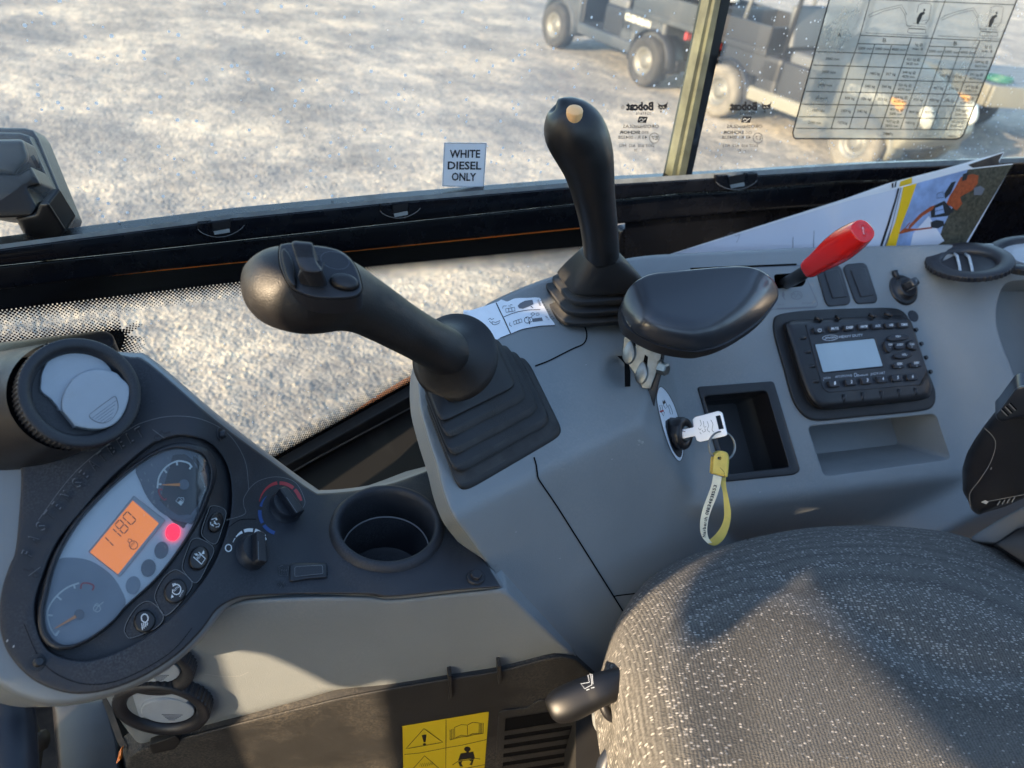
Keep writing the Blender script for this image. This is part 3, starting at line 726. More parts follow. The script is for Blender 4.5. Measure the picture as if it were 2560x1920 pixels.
def dots(b, line, side, rows, pitch=.0045, r0=.0018, r1=.0006):
    P = [SG2.at(*p)[[0, 2]] for p in line]; P = [np.array(p) for p in P]; seg = []; Lt = 0
    for a, c in zip(P[:-1], P[1:]): l_ = np.linalg.norm(c-a); seg.append((Lt, l_, a, c)); Lt += l_
    for k in range(rows):
        q = side*(k*pitch*.5+.0004); s = (k % 2)*pitch*.5
        rr = r0+(r1-r0)*(k/(rows-1))
        while s < Lt:
            for (s0, l_, a, c) in seg:
                if s0 <= s < s0+l_:
                    u = (c-a)/l_; nn = np.array([-u[1], u[0]]); o = a+u*(s-s0)+nn*q
                    V_ = [(o[0]+rr*math.cos(t_), YG+.0095, o[1]+rr*math.sin(t_)) for t_ in np.arange(8)*math.pi/4]
                    V_ = [(v[0], v[1], v[2]) for v in V_]; b.add(V_, [list(range(8))], M['frit'], False); break
            s += pitch
dots(b, L4_, -1, 10); dots(b, [(-60, 874), (140, 849), (283, 826), (302, 824), (314, 836), (312, 850), (298, 890), (294, 930)], 1, 11)
dots(b, low, 1, 12); b.build('dotted_border', lw)
# orange bodywork of the machine just outside the lower window
b = MB(); Sq = Pl((0, YG+.045, 2), (0, 1, 0))
plate(b, M['orangeline'], catmull([(700, 1200), (780, 1136), (860, 1080), (940, 1024), (1010, 980), (1060, 954), (1200, 900), (1300, 950), (1200, 1100), (700, 1300)], 4), Sq, r=10, drop=.01, step=0, es=20, skirt=.04, sdir=(0, 1, -.3))
tag(b.build('body_panel'), 'orange bodywork glimpsed through the dotted border of the low window', 'body panel')
# seal and dark wall below the lower window
b = MB(); Sd = Pl((0, YG-.015, 2), (0, 1, 0))
plate(b, M['seal'], [(560, 1262), (640, 1204), (700, 1170), (1030, 985), (1300, 830), (1300, 870), (1040, 1018), (700, 1203), (560, 1300)], Sd, r=5, drop=.004, step=0, es=20, skirt=.02, sdir=(0, 1, 0))
stroke(b, M['line'], resamp([(690, 1203), (800, 1140), (1040, 1012)], 20, False), 3, Sd, .004)
so_ = b.build('window_seal', lw)
cw = thing('cab_wall', 'black inner side wall of the cab beneath the windows', 'wall', (.5, .9, 1.2))
b = MB(); Sw = Pl3(PY(560, 1290, YG-.02), PY(1040, 1018, YG-.02), PH(850, 1200, -.72))
plate(b, M['gap'], [(540, 1290), (700, 1200), (1040, 1014), (1200, 930), (1200, 1300), (540, 1320)], Sw, step=60, es=40); b.build('lower_trim', cw)
b = MB()
V = [(-.6, .93, .85), (1.9, .93, .85), (1.9, .93, 1.20), (.5, .93, 1.20), (-.6, .93, 1.05)]; b.add(V, [(0, 1, 2, 3, 4)], M['seal'], False)
V = [PY(1562, 528, (.897)), PY(1640, 515, (.897)), PY(2640, 450, (.897)), PY(2640, 800, (.897)), PY(1562, 800, (.897)), PY(1562, 600, (.897))]; b.add(V, [(0, 1, 2, 3, 4, 5)], M['paint'], False)
b.build('side_panel', cw)
b = MB(); plate(b, M['paint'], rcorner([(1552, 572), (1640, 560), (1630, 580), (1585, 640), (1540, 640)], 14), Pl((0, .90, 2), (0, 1, 0)), r=6, drop=.004, step=0, es=8, skirt=.015, sdir=(0, 1, 0)); stroke(b, M['mould'], [(1636, 566), (1588, 634)], 4, Pl((0, .90, 2), (0, 1, 0)), .003); b.build('hatch', cw)

# ---- stickers and prints on the upper glass
SI = Pl((0, YG-.0015, 2), (0, 1, 0))
t = thing('fuel_sticker', 'white square sticker reading WHITE DIESEL ONLY on the window', 'sticker', SI.at(1160, 412))
b = MB(); flat(b, M['paperw'], rcorner([(1110, 356), (1217, 357), (1210, 469), (1105, 466)], 3), SI, .0004); b.build('backing', t)
for s, a, c in (('WHITE', (1124, 394), (1200, 394)), ('DIESEL', (1119, 423), (1203, 423.5)), ('ONLY', (1129, 451), (1190, 452))): b = MB(); txt(b, M['ink'], s, a, c, (.6, -19), SI, .0009, bold=.022); b.build('lettering', t)
b = MB(); stroke(b, M['inkg'], [(1112, 358), (1215, 359), (1208, 467), (1107, 464)], 1.2, SI, .0008, closed=True); b.build('printed_border', t)
Q = xf(1350, 0, 3.403)
M['print'] = mat('ceramic_print', (.012, .012, .014), .5)
def cathead(b, x, y, s):
    o = [(0, 0), (.10, .16), (.22, .28), (.42, .34), (.60, .34), (.80, .26), (.92, .14), (1.0, -.02), (1.0, .16), (.92, .38), (.97, .52), (.86, .56), (.90, .70), (.74, .66), (.62, .80), (.56, .66), (.44, .70), (.40, .86), (.30, .72), (.22, .80), (.24, .62), (.08, .72), (.18, .52), (.04, .50), (.16, .40)]
    flat(b, M['print'], [Q(x+u*s, y+v*s) for u, v in o], SI, .0003)
    for u, v in ((.36, .52), (.62, .50)): flat(b, M['lampw'], [Q(x+(u+a)*s, y+(v+c)*s) for a, c in ((-.1, -.03), (.04, .03), (.08, .09), (-.05, .05))], SI, .0007)
    flat(b, M['print'], [Q(x+u*s, y+v*s) for u, v in ((.30, .90), (.42, .88), (.46, .96), (.38, 1.05), (.30, 1.0))], SI, .0003)
def mirrored(b, s, xr, xl, y, h, bold=0, shear=0):
    txt(b, M['print'], s, Q(xr, y), Q(xl, y), (0, -h/3.403), SI, .0003, bold=bold, shear=shear)
def marks(dx, label, reg=True):
    t = thing('glass_print', label, 'window print', SI.at(*Q(850+dx, 1050))); b = MB()
    mirrored(b, 'Bobcat', 965+dx, 733+dx, 936, 66, .05, 0); cathead(b, 995+dx, 862, 92)
    if reg: stroke(b, M['print'], [Q(*p) for p in ell(704+dx, 912, 13, 14, n=20)], .8, SI, .0003, closed=True); mirrored(b, 'R', 709+dx, 699+dx, 919, 14)
    b.build('emblem', t); b = MB()
    mirrored(b, '7297616' if reg else '7297616', 945+dx, 815+dx, 976, 22)
    flat(b, M['print'], [Q(*p) for p in ((842+dx, 990), (916+dx, 994), (903+dx, 1046), (829+dx, 1042))], SI, .0003)
    stroke(b, M['lampw'], [Q(*p) for p in ((845+dx, 1022), (862+dx, 1006), (880+dx, 1022), (902+dx, 1008))], 1.8, SI, .0007); stroke(b, M['lampw'], [Q(*p) for p in ((852+dx, 1036), (872+dx, 1034), (880+dx, 1022))], 1.6, SI, .0007)
    mirrored(b, 'OROSházaGLAS', 1010+dx, 707+dx, 1088, 27, .01); mirrored(b, 'ESG', 920+dx, 865+dx, 1137, 22); mirrored(b, 'SICHOR', 853+dx, 675+dx, 1137, 24, .035)
    mirrored(b, '43 R - 004328', 910+dx, 667+dx, 1181, 27, .005); stroke(b, M['print'], [Q(*p) for p in ell(972+dx, 1175, 40, 43, n=32)], 1.2, SI, .0003, closed=True); mirrored(b, 'E7', 1000+dx, 948+dx, 1189, 32)
    mirrored(b, 'DOT 610  AS2  M52', 970+dx, 672+dx, 1251, 24); mirrored(b, '20', 830+dx, 799+dx, 1289, 22)
    for k in range(5): flat(b, M['print'], [Q(*p) for p in ell(868+dx+k*24, 1281, 3, 3, n=8)], SI, .0003)
    b.build('small_print', t)
marks(0, 'black mirrored emblem and approval marks on the pane left of the channel'); marks(882, 'black mirrored emblem and approval marks on the pane right of the channel', False)
# load chart
Q2 = xf(1900, 0, 3.352)
t = thing('load_chart', 'see-through load chart sticker with a printed table on the right pane', 'load chart', SI.at(2230, 180))
SC2 = Pl((0, YG+.0045, 2), (0, 1, 0)); b = MB()
out = [Q2(*p) for p in rcorner([(640, -220), (2240, -220), (1770, 960), (1690, 1167), (283, 1162), (275, 1110)], [1, 1, 1, 60, 40, 5])]
flat(b, M['film'], out, SC2, .0006, es=12); b.build('film', t)
b = MB(); SL = Pl((0, YG+.0030, 2), (0, 1, 0))
def ln(pts, w=6.5): stroke(b, M['print'], resamp([Q2(*p) for p in pts], 12, False), w/3.352, SL, .0, )
stroke(b, M['print'], out, 3.4, SL, 0, closed=True)
for p in ([(905, -8), (2140, 40)], [(840, 295), (2005, 347)], [(820, 365), (1245, 378)], [(1420, 387), (1815, 402)], [(478, 432), (1960, 485)], [(443, 545), (1925, 590)], [(412, 655), (1870, 692)], [(383, 765), (1838, 795)], [(352, 873), (1800, 892)], [(325, 978), (1765, 995)], [(296, 1075), (1715, 1088)],
          [(925, -20), (820, 365), (750, 560), (597, 1075)], [(962, 370), (745, 1080)], [(1103, 378), (878, 1080)], [(1268, 318), (1010, 1083)], [(1553, 0), (1440, 320), (1175, 1085)], [(1552, 395), (1308, 1085)], [(1683, 400), (1432, 1085)], [(1840, 345), (1558, 1085)]): ln(p)
def ct(s, x, y, w, h=22): txt(b, M['print'], s, Q2(x-w/2, y+h/2-2), Q2(x+w/2, y+h/2+2), (h*.12/3.352, -h/3.352), SL, 0, bold=.010)
ct('A', 664, 292, 30, 34); ct('B', 1042, 337, 28, 34); ct('B', 1635, 364, 28, 34)
for x, y in ((1322, 372), (1905, 392)): ct('kg @', x+10, y, 62); ct('max. B', x-2, y+36, 86)
for x, y, s in ((880, 405, '2000 mm'), (1022, 410, '3000 mm'), (1160, 415, '4000 mm'), (1470, 430, '2000 mm'), (1605, 436, '3000 mm'), (1738, 440, '4000 mm'), (606, 493, '3000 mm'), (575, 604, '2000 mm'), (545, 713, '1000 mm'), (514, 821, 'Ground'), (483, 926, '-1000 mm'), (453, 1028, '-2000 mm')): ct(s, x, y, 116 if s != 'Ground' else 98)
for x, y, a, c in ((1285, 498, '421 kg @', '3630 mm'), (1858, 518, '364 kg @', '3630 mm'), (1250, 606, '344 kg @', '4070 mm'), (1812, 624, '295 kg @', '4070 mm'), (1215, 713, '321 kg @', '4270 mm'), (1775, 726, '271 kg @', '4270 mm'), (1180, 815, '334 kg @', '4150 mm'), (1735, 826, '280 kg @', '4150 mm'), (1145, 918, '409 kg @', '3600 mm'), (1695, 925, '338 kg @', '3600 mm'), (1110, 1018, '*697 kg @', '2850 mm'), (1655, 1020, '*697 kg @', '2350 mm')): ct(a, x, y, 112); ct(c, x-8, y+36, 106)
for x, y, s in ((962, 617, '*492 kg'), (1095, 620, '357 kg'), (1545, 636, '*492 kg'), (1650, 640, '310 kg'), (922, 722, '543 kg'), (1060, 724, '366 kg'), (1495, 738, '457 kg'), (1622, 742, '298 kg'), (750, 824, '939 kg'), (888, 828, '526 kg'), (1025, 832, '353 kg'), (1325, 835, '750 kg'), (1458, 838, '438 kg'), (1585, 842, '296 kg'), (720, 930, '1059 kg'), (855, 932, '545 kg'), (1290, 938, '804 kg'), (1420, 940, '433 kg'), (690, 1030, '*1070 kg'), (1256, 1030, '*1070 kg')): ct(s, x, y, 82)
ct('24MPa', 1072, 1122, 80); ct('7384031', 1605, 1142, 78, 14); ct('CE 19', 1400, 1140, 50, 14)
for k in range(24): flat(b, M['print'], [Q2(*p) for p in ((1345+k*13, 1158), (1352+k*13, 1158), (1349+k*13, 1168), (1342+k*13, 1168))], SL, 0)
# excavator diagrams
def dia(ox, oy, fl):
    P_ = lambda pts: [Q2(ox+x, oy+y) for x, y in pts]
    for q in ([(0, 0), (525, 28)], [(20, -140), (60, -170), (150, -200), (300, -235), (330, -185), (345, -150)], [(30, -130), (150, -180), (290, -215)], [(290, -215), (330, -150), (345, -60), (380, -50)], [(430, -170), (445, -235), (480, -250), (540, -245), (550, -230), (530, -110), (500, -80)], [(400, -80), (500, -70), (530, -110), (470, -100)], [(350, -60), (500, -50), (510, -30), (360, -40), (350, -60)]): stroke(b, M['print'], P_(q), 1.0, SL, 0)
    stroke(b, M['print'], P_([(350, -10), (360, -35), (500, -28), (505, -8), (495, 5), (360, 0)]), 1.2, SL, 0, closed=True)
    flat(b, M['print'], P_([(430, -120), (455, -165), (490, -180), (500, -165), (475, -145), (465, -110), (440, -70), (425, -75)]), SL, 0); flat(b, M['print'], P_(ell(492, -192, 9, 11, n=12)), SL, 0)
dia(885, 275, 0); dia(1490, 300, 0)
b.build('table_print', t)
# pale scratch and bits of straw at the sill
# ------------------------------------------------------------------ instrument pod and cup tray
def cdir(x, y, z): return MW @ nrm((x, y, z))          # direction given as right / up / towards the viewer
def vdir(px, py, x, y, z):             # right / up / towards the viewer, about one sight line
    v = -nrm(_cray(px, py)); a = nrm(np.cross((0, 1, 0), v)); u = np.cross(v, a); return MW @ nrm(a*x+u*y+v*z)
def proj(p):
    q = MW.T @ (np.array(p)-CAM); return (1280+FPX*q[0]/-q[2], 960-FPX*q[1]/-q[2])
def sfr(S, px, py, x=None, off=0): return Fr(S.at(px, py, off), S.norm(px, py), x if x is not None else cdir(1, 0, 0))
def unit(px, D): return px*D/FPX
podP = Pl(PD(330, 1360, .625), (-.10, -.60, .79)); trayP = Pl(PH(1000, 1490, -.560), (0, -.04, 1))
def fD(px, py):
    t = sst(((px-455)*.96+(py-1250)*.10)/300.); return podP.D(px, py)*(1-t)+trayP.D(px, py)*t
FS = Fn(fD)
pod = thing('instrument_pod', 'charcoal dashboard pod with amber display, cup holder and heater knobs', 'dashboard', FS.at(330, 1360))
shell = catmull([(-140, 1090), (-60, 1060), (60, 1000), (200, 890), (330, 882), (384, 900), (548, 1039), (690, 1148), (784, 1216), (810, 1225), (900, 1217), (990, 1197), (1096, 1158)], 5, False)+[(1140, 1262), (1262, 1470)]+catmull([(1115, 1484), (981, 1497), (916, 1491), (789, 1490), (650, 1495), (600, 1502), (560, 1526), (505, 1597), (430, 1665), (351, 1712), (242, 1751), (141, 1766), (61, 1752), (0, 1722), (-70, 1670), (-130, 1590)], 5, False)
CUPC = trayP.at(968, 1329); cupR = .0535
cup = Fr(CUPC+trayP.n*.006, trayP.n, (1, 0, 0))
cuphole = [proj(cup.p(.050*math.cos(a), .050*math.sin(a))) for a in np.linspace(0, 2*math.pi, 41)[:-1]]
fo = catmull([(-140, 1085), (-60, 1092), (0, 1110), (25, 1126), (44, 1147), (53, 1180), (51, 1250), (40, 1371), (24, 1415), (6, 1470), (-2, 1530), (3, 1585), (26, 1640), (81, 1698), (161, 1731), (242, 1731), (343, 1699), (440, 1639), (505, 1575), (543, 1524), (590, 1497), (645, 1489), (789, 1484), (916, 1485), (981, 1491), (1115, 1478)], 4, False)+[(1252, 1467), (1128, 1266)]+catmull([(1092, 1168), (988, 1206), (898, 1225), (808, 1233), (778, 1225), (683, 1157), (538, 1049), (373, 908), (326, 892), (250, 880), (150, 890), (-140, 900)], 4, False)
b = MB(); plate(b, M['grayrim'], shell, Off(FS, -.004), r=20, drop=.016, skirt=.05, step=60, es=16, holes=[cuphole, catmull([(x+(x-330)*.0+0, y) for x, y in [(459, 1086), (525, 1103), (567, 1150), (583, 1215), (579, 1298), (550, 1388), (504, 1466), (428, 1550), (331, 1617), (242, 1652), (180, 1654), (117, 1629), (89, 1573), (83, 1512), (101, 1442), (137, 1357), (193, 1285), (275, 1192), (362, 1118), (411, 1093)]], 4)]); b.build('pod_shell', pod)
def frel(px, py):
    o = 0
    dd = math.hypot((px-968)/1.0, (py-1335)/.78); 
    if dd < 200: o += .0075*sst((195-dd)/50.)
    return o
cl_out = catmull([(459, 1089), (522, 1106), (563, 1153), (579, 1215), (575, 1296), (546, 1386), (501, 1462), (426, 1546), (331, 1613), (242, 1648), (182, 1650), (121, 1626), (93, 1573), (87, 1512), (105, 1444), (141, 1359), (196, 1288), (278, 1195), (364, 1121), (411, 1097)], 4)
b = MB(); plate(b, M['fascia'], fo, FS, r=6, drop=.003, skirt=.01, holes=[cuphole, cl_out], step=26, es=11, hr=5, hdrop=.002, hskirt=.012, relief=frel)
stroke(b, M['line'], catmull([(96, 1300), (190, 1178), (316, 1078), (380, 1049), (443, 1040), (506, 1049), (570, 1084), (612, 1150), (622, 1225)], 6, False), 1.3, FS, .0004)
stroke(b, M['gap'], catmull([(60, 1560), (110, 1660), (200, 1708), (300, 1700), (420, 1636), (480, 1570)], 6, False), 1.6, FS, .0004)
stroke(b, M['line'], catmull([(566, 1300), (612, 1285), (609, 1262), (612, 1240), (640, 1206), (690, 1192), (738, 1206), (762, 1250), (757, 1270)], 5, False), 1.3, FS, .0004)
stroke(b, M['gap'], catmull([(572, 1318), (600, 1300), (640, 1298)], 5, False), 1.6, FS, .0005)
for p, w in (((18, 1602), 4), ((34, 1616), 4)): flat(b, M['wear'], ell(p[0], p[1], w*.5, w, 30, 8), FS, .0005)
fas = b.build('fascia', pod)
# raised warning lettering along the oval
b = MB(); path = [(83, 1386), (97, 1353), (116, 1323), (136, 1296), (156, 1272), (177, 1248), None, (205, 1216), (224, 1193), (245, 1171), (266, 1151), (289, 1133), (313, 1118), (336, 1105), (358, 1092)]
wrd = 'FASTEN SEATBELT'; pp = [p for p in path if p]; ss = [c for c in wrd if c != ' ']
for i, c in enumerate(ss):
    p = np.array(pp[i], float); t_ = np.array(pp[min(i+1, len(pp)-1)], float)-np.array(pp[max(i-1, 0)], float); t_ /= np.linalg.norm(t_); n_ = np.array([t_[1], -t_[0]])
    w = 19; o = p-t_*w*.5-n_*(-2); 
    for kx in ((0, 0, .0013, 'line'), (2.0, 1.8, .0019, 'emboss')):  # darkened letter over a pale offset copy, its painted highlight edge
        q = o+np.array([kx[0], kx[1]]); txt(b, M[kx[3]], c, q, q+t_*w*(.55 if c in 'LFE' else .8), n_*26, FS, kx[2], bold=.03)
for (x, y, s) in ((92, 1425, 1), (392, 1082, -1)):
    stroke(b, M['emboss'], [(x-34*s, y-2), (x-18*s, y+2), (x-12*s, y-4), (x-4*s, y+8), (x+2*s, y+10)], 5, FS, .0007); stroke(b, M['emboss'], ell(x-2*s, y+12, 8, 7, n=12), 3, FS, .0007, closed=True); stroke(b, M['line'], [(x-20*s, y+14), (x+10*s, y-8)], 1.2, FS, .0009)
b.build('raised_lettering', fas)
for (x, y) in ((550, 1086), (92, 1656)):
    b = MB(); f = sfr(FS, x, y); lathe(b, M['fasc2'], f, [(.0062, 0), (.0060, .0008)], 20, cap1=True); f2 = Fr(f.p(.0008, 0, .001), nrm(f.z+cdir(.3, .1, 0)), f.x); lathe(b, M['fasc2'], f2, [(.0036, 0), (.0036, .0035), (.0026, .0045)], 20, cap1=True); b.build('screw_plug', pod)
# gauge cluster
CL = Off(FS, -.010); LN = Off(FS, -.0045)
b = MB(); plate(b, M['fasc2'], cl_out, Off(FS, -.008), step=30, es=10); clu = b.build('gauge_cluster', pod)
lens = catmull([(453, 1120), (501, 1133), (522, 1160), (526, 1195), (513, 1240), (486, 1305), (435, 1386), (381, 1452), (314, 1513), (283, 1549), (226, 1592), (174, 1612), (137, 1605), (113, 1573), (109, 1525), (119, 1476), (132, 1424), (155, 1368), (202, 1295), (265, 1228), (330, 1172), (381, 1139), (417, 1124)], 4)
big = [(460+(x-460)*1.0, y) for x, y in lens]; cx, cy = 325, 1370; ring_o = [(cx+(x-cx)*1.075, cy+(y-cy)*1.055) for x, y in lens]
b = MB(); plate(b, M['fasc2'], ring_o, FS, r=10, drop=.004, skirt=.01, holes=[lens], step=0, es=9, hr=4, hdrop=.002, hskirt=.008, lift=.001); b.build('lens_surround', clu)
b = MB(); flat(b, M['facegrey'], lens, CL, .003); fu = b.build('gauge_face', clu)
CF = Off(FS, -.007)
b = MB(); fuel = [(453, 1120), (501, 1133), (522, 1160), (526, 1195), (513, 1240), (486, 1305), (465, 1307), (435, 1299), (399, 1278), (369, 1245), (350, 1204), (340, 1171), (381, 1139), (417, 1124)]
flat(b, M['dial'], catmull(fuel, 3), CF, .0006)
C2 = xf(200, 1100, 3.319)
stroke(b, M['white'], catmull([C2(*p) for p in [(928, 228), (905, 195), (860, 179), (805, 176), (740, 205), (690, 250), (655, 310), (645, 370), (643, 400)]], 5, False), 4.2, CF, .0010)
for a in ([(928, 212), (908, 242)], [(803, 176), (806, 210)], [(695, 243), (720, 272)], [(645, 368), (676, 366)]): stroke(b, M['white'], [C2(*p) for p in a], 4.5, CF, .0011)
stroke(b, M['redp'], catmull([C2(*p) for p in [(652, 415), (660, 450), (680, 480), (703, 500)]], 4, False), 4.2, CF, .0011)
for a in ([(650, 412), (684, 410)], [(700, 500), (718, 486)]): stroke(b, M['redp'], [C2(*p) for p in a], 4, CF, .0011)
flat(b, M['white'], [C2(*p) for p in [(810, 520), (838, 543), (858, 515), (832, 500)]], CF, .0011); stroke(b, M['white'], [C2(*p) for p in [(795, 505), (838, 543), (860, 512), (822, 475)]], 1.5, CF, .0011, closed=True); stroke(b, M['white'], [C2(*p) for p in [(836, 478), (860, 480), (862, 503)]], 1.5, CF, .0011)
b.build('fuel_dial', clu)
C3 = xf(0, 1250, 2.476)
b = MB(); temp = [(133, 1424), (139, 1401), (174, 1394), (226, 1402), (275, 1434), (303, 1474), (314, 1512), (283, 1549), (226, 1592), (174, 1612), (137, 1605), (113, 1573), (109, 1525), (119, 1476)]
M['dial2'] = mat('dial_face_pale', (.24, .28, .34), .5, var=.15, vs=30)
flat(b, M['dial2'], catmull(temp, 3), CF, .0006)
stroke(b, M['white'], catmull([C3(*p) for p in [(362, 812), (345, 838), (312, 790), (293, 710), (310, 650), (355, 590), (420, 540), (490, 514)]], 5, False), 4.2, CF, .0010)
for a in ([(340, 835), (368, 810)], [(455, 520), (464, 548)], [(348, 592), (380, 618)], [(292, 712), (326, 715)]): stroke(b, M['white'], [C3(*p) for p in a], 4.5, CF, .0011)
stroke(b, M['redp'], catmull([C3(*p) for p in [(500, 550), (508, 518), (550, 516), (580, 532), (572, 560)]], 4, False), 4.2, CF, .0011)
stroke(b, M['white'], [C3(*p) for p in ell(600, 672, 22, 20, n=14)], 1.7, CF, .0011, closed=True); stroke(b, M['white'], [C3(*p) for p in [(590, 685), (605, 660), (630, 640), (640, 630)]], 1.7, CF, .0011); stroke(b, M['white'], [C3(*p) for p in [(585, 652), (600, 640), (612, 648)]], 1.7, CF, .0011)
b.build('temperature_dial', clu)
for nm, a, c in (('fuel_needle', (682, 372), (830, 370)), ('temp_needle', None, None)):
    b = MB()
    if a: P0, P1 = C2(*a), C2(*c)
    else: P0, P1 = C3(340, 795), C3(470, 720)
    b2 = np.array(P1)-np.array(P0); n_ = np.array([-b2[1], b2[0]])/np.linalg.norm(b2)
    flat(b, M['orange'], [tuple(np.array(P0)-n_*1.2), tuple(np.array(P0)+n_*1.2), tuple(np.array(P1)+n_*3.8), tuple(np.array(P1)-n_*3.8)], CF, .0028)
    e_ = np.array(P1)+b2/np.linalg.norm(b2)*10; flat(b, M['dial'], ell(e_[0], e_[1], 13, 13, n=20), CF, .0022)
    b.build('needle', clu)
# display
b = MB(); plate(b, M['ltgrey'], rcorner([C2(*p) for p in [(445, 460), (712, 665), (330, 1138), (66, 928)]], 4), CF, lift=.0022, step=0, es=12, r=3, drop=.001, holes=[[C2(*p) for p in [(436, 500), (655, 692), (315, 1115), (80, 930)]]], hskirt=.003)
lc = b.build('display_frame', clu)
b = MB(); flat(b, M['lcd'], [C2(*p) for p in [(445, 490), (675, 690), (315, 1120), (74, 930)]], CF, .0012)
def seg(b, TL, TR, BR, BL, which, w=6):
    TL, TR, BR, BL = (np.array(p, float) for p in (TL, TR, BR, BL)); ML, MR = (TL+BL)/2, (TR+BR)/2
    S_ = dict(a=(TL, TR), b=(TR, MR), c=(MR, BR), d=(BL, BR), e=(ML, BL), f=(TL, ML), g=(ML, MR))
    for k in which:
        p, q = S_[k]; e = (q-p)*.09; stroke(b, M['lcdt'], [C2(*(p+e)), C2(*(q-e))], w/2.1, CF, .0016)
seg(b, (352, 638), (392, 592), (467, 664), (424, 706), 'abcdef'); seg(b, (290, 705), (328, 658), (405, 735), (363, 780), 'abcdefg')
seg(b, (230, 770), (270, 735), (345, 803), (305, 850), 'bc'); seg(b, (165, 850), (207, 805), (280, 880), (240, 920), 'bc')
stroke(b, M['lcdt'], [C2(*p) for p in ell(443, 872, 36, 34, n=24, a0=-150, a1=140)], 2, CF, .0016); stroke(b, M['lcdt'], [C2(*p) for p in [(412, 855), (395, 840), (405, 820), (430, 826), (428, 838)]], 2, CF, .0016); stroke(b, M['lcdt'], [C2(*p) for p in [(412, 855), (408, 880), (425, 900)]], 2, CF, .0016); txt(b, M['lcdt'], 'RPM', C2(425, 890), C2(462, 858), (-5.0, -4.5), CF, .0017)
b.build('amber_screen', lc)
for (x, y, a, c, mk) in ((770, 765, 60, 72, 'redlamp'), (675, 915, 57, 72, 'dial'), (567, 1062, 60, 74, 'dial'), (440, 1205, 60, 76, 'dial2')):
    b = MB(); flat(b, M[mk], [C2(*p) for p in ell(x, y, a, c, 14, 28)], CF, .0018)
    if mk == 'redlamp':
        M['redlampd'] = emis('red_indicator_mark', (1, .0, .02), .22, (.3, 0, .02))
        stroke(b, M['redlampd'], [C2(*p) for p in [(740, 800), (755, 750), (770, 745), (778, 762), (765, 775)]], 1.6, CF, .0021); stroke(b, M['redlampd'], [C2(*p) for p in [(760, 805), (800, 765), (812, 780), (775, 820)]], 1.6, CF, .0021); stroke(b, M['redlampd'], [C2(*p) for p in [(740, 745), (752, 728), (765, 740)]], 1.6, CF, .0021)
    b.build('indicator_lamp', clu)
b = MB(); plate(b, M['lens'], lens, Off(FS, -.0018), step=30, es=10); b.build('lens', clu)
b = MB(); r3 = random.Random(3)
for k in range(46):
    x, y = (r3.gauss(385, 18), r3.gauss(1240, 40)) if k < 26 else (r3.gauss(430, 30), r3.gauss(1370, 40))
    if not inside(np.array([[x, y]]), lens)[0]: continue
    a = r3.uniform(-.4, .9); L = r3.uniform(2, 8); stroke(b, M['wear'], [(x, y), (x+L*math.sin(a), y+L*math.cos(a))], .7, Off(FS, -.0016), .0002)
b.build('scratches', clu)
# four push buttons
def btn(C, a, c, rot, pocket, icon):
    b = MB(); P = Off(FS, -.006); stroke(b, M['line'], catmull(pocket, 5), 1.6, P, .0006, closed=True); stroke(b, M['gap'], catmull([(x+2.2, y+1) for x, y in pocket], 5), 2.4, P, .0003, closed=True)
    flat(b, M['fascia'], catmull(pocket, 5), P, .0001)
    plate(b, M['black'], ell(C[0], C[1], a, c, rot, 36), P, r=7, drop=.002, lift=.003, skirt=.004, step=9, es=6); icon(b, Off(P, .003)); b.build('push_button', clu)
W_ = lambda b, S, pts, w=1.7, closed=False: stroke(b, M['white'], [C2(*p) for p in pts], w, S, .0005, closed=closed)
def ic1(b, S):
    W_(b, S, [(1090, 660), (1120, 650), (1138, 655)]); W_(b, S, [(1142, 690), (1160, 700), (1150, 720), (1125, 722)]); W_(b, S, [(1110, 715), (1085, 700), (1083, 680)]); W_(b, S, [(1112, 672), (1128, 695), (1132, 700)], 2.6); W_(b, S, [(1110, 690), (1140, 700)]); flat(b, M['white'], [C2(*p) for p in ((1125, 640), (1142, 660), (1125, 668))], S, .0006); flat(b, M['white'], [C2(*p) for p in ((1108, 708), (1092, 712), (1102, 695))], S, .0006)
def ic2(b, S):
    W_(b, S, [(942, 970), (1008, 1030), (1040, 985), (985, 930)], 2.2); W_(b, S, [(970, 940), (962, 960)], 2.2); W_(b, S, [(950, 945), (980, 955)], 2.2); txt(b, M['white'], 'AUX', C2(980, 995), C2(1012, 955), (-5.5, -4.6), S, .0006, bold=.01); flat(b, M['white'], [C2(*p) for p in ((1008, 945), (1028, 912), (1032, 945))], S, .0006)
def ic3(b, S):
    W_(b, S, ell(800, 1240, 36, 42, 0, 20, -140, 130), 2.4); W_(b, S, [(775, 1215), (768, 1195), (790, 1192), (795, 1205)], 2.2); W_(b, S, [(770, 1240), (768, 1265), (785, 1280)], 2.2); txt(b, M['white'], 'AUTO', C2(785, 1258), C2(822, 1222), (-4, -3.4), S, .0006, bold=.01); flat(b, M['white'], [C2(*p) for p in ((762, 1280), (778, 1302), (755, 1312))], S, .0006); txt(b, M['white'], 'n/min', C2(832, 1302), C2(862, 1250), (-4, -2), S, .0006)
def ic4(b, S):
    W_(b, S, ell(537, 1478, 28, 34, -6, 20), 2.4, True)
    for k in range(4): W_(b, S, [(512+k*16, 1520-k*2), (518+k*13, 1575-k*12)], 2)
btn(C2(1130, 685), 18, 26, 15, [C2(*p) for p in ((1090, 548), (1175, 560), (1212, 610), (1170, 760), (1122, 862), (1030, 810), (1010, 750), (1060, 600))], ic1)
btn(C2(990, 980), 24, 31, 20, [C2(*p) for p in ((935, 825), (1000, 820), (1110, 900), (1060, 1030), (965, 1185), (870, 1100), (850, 1030), (905, 870))], ic2)
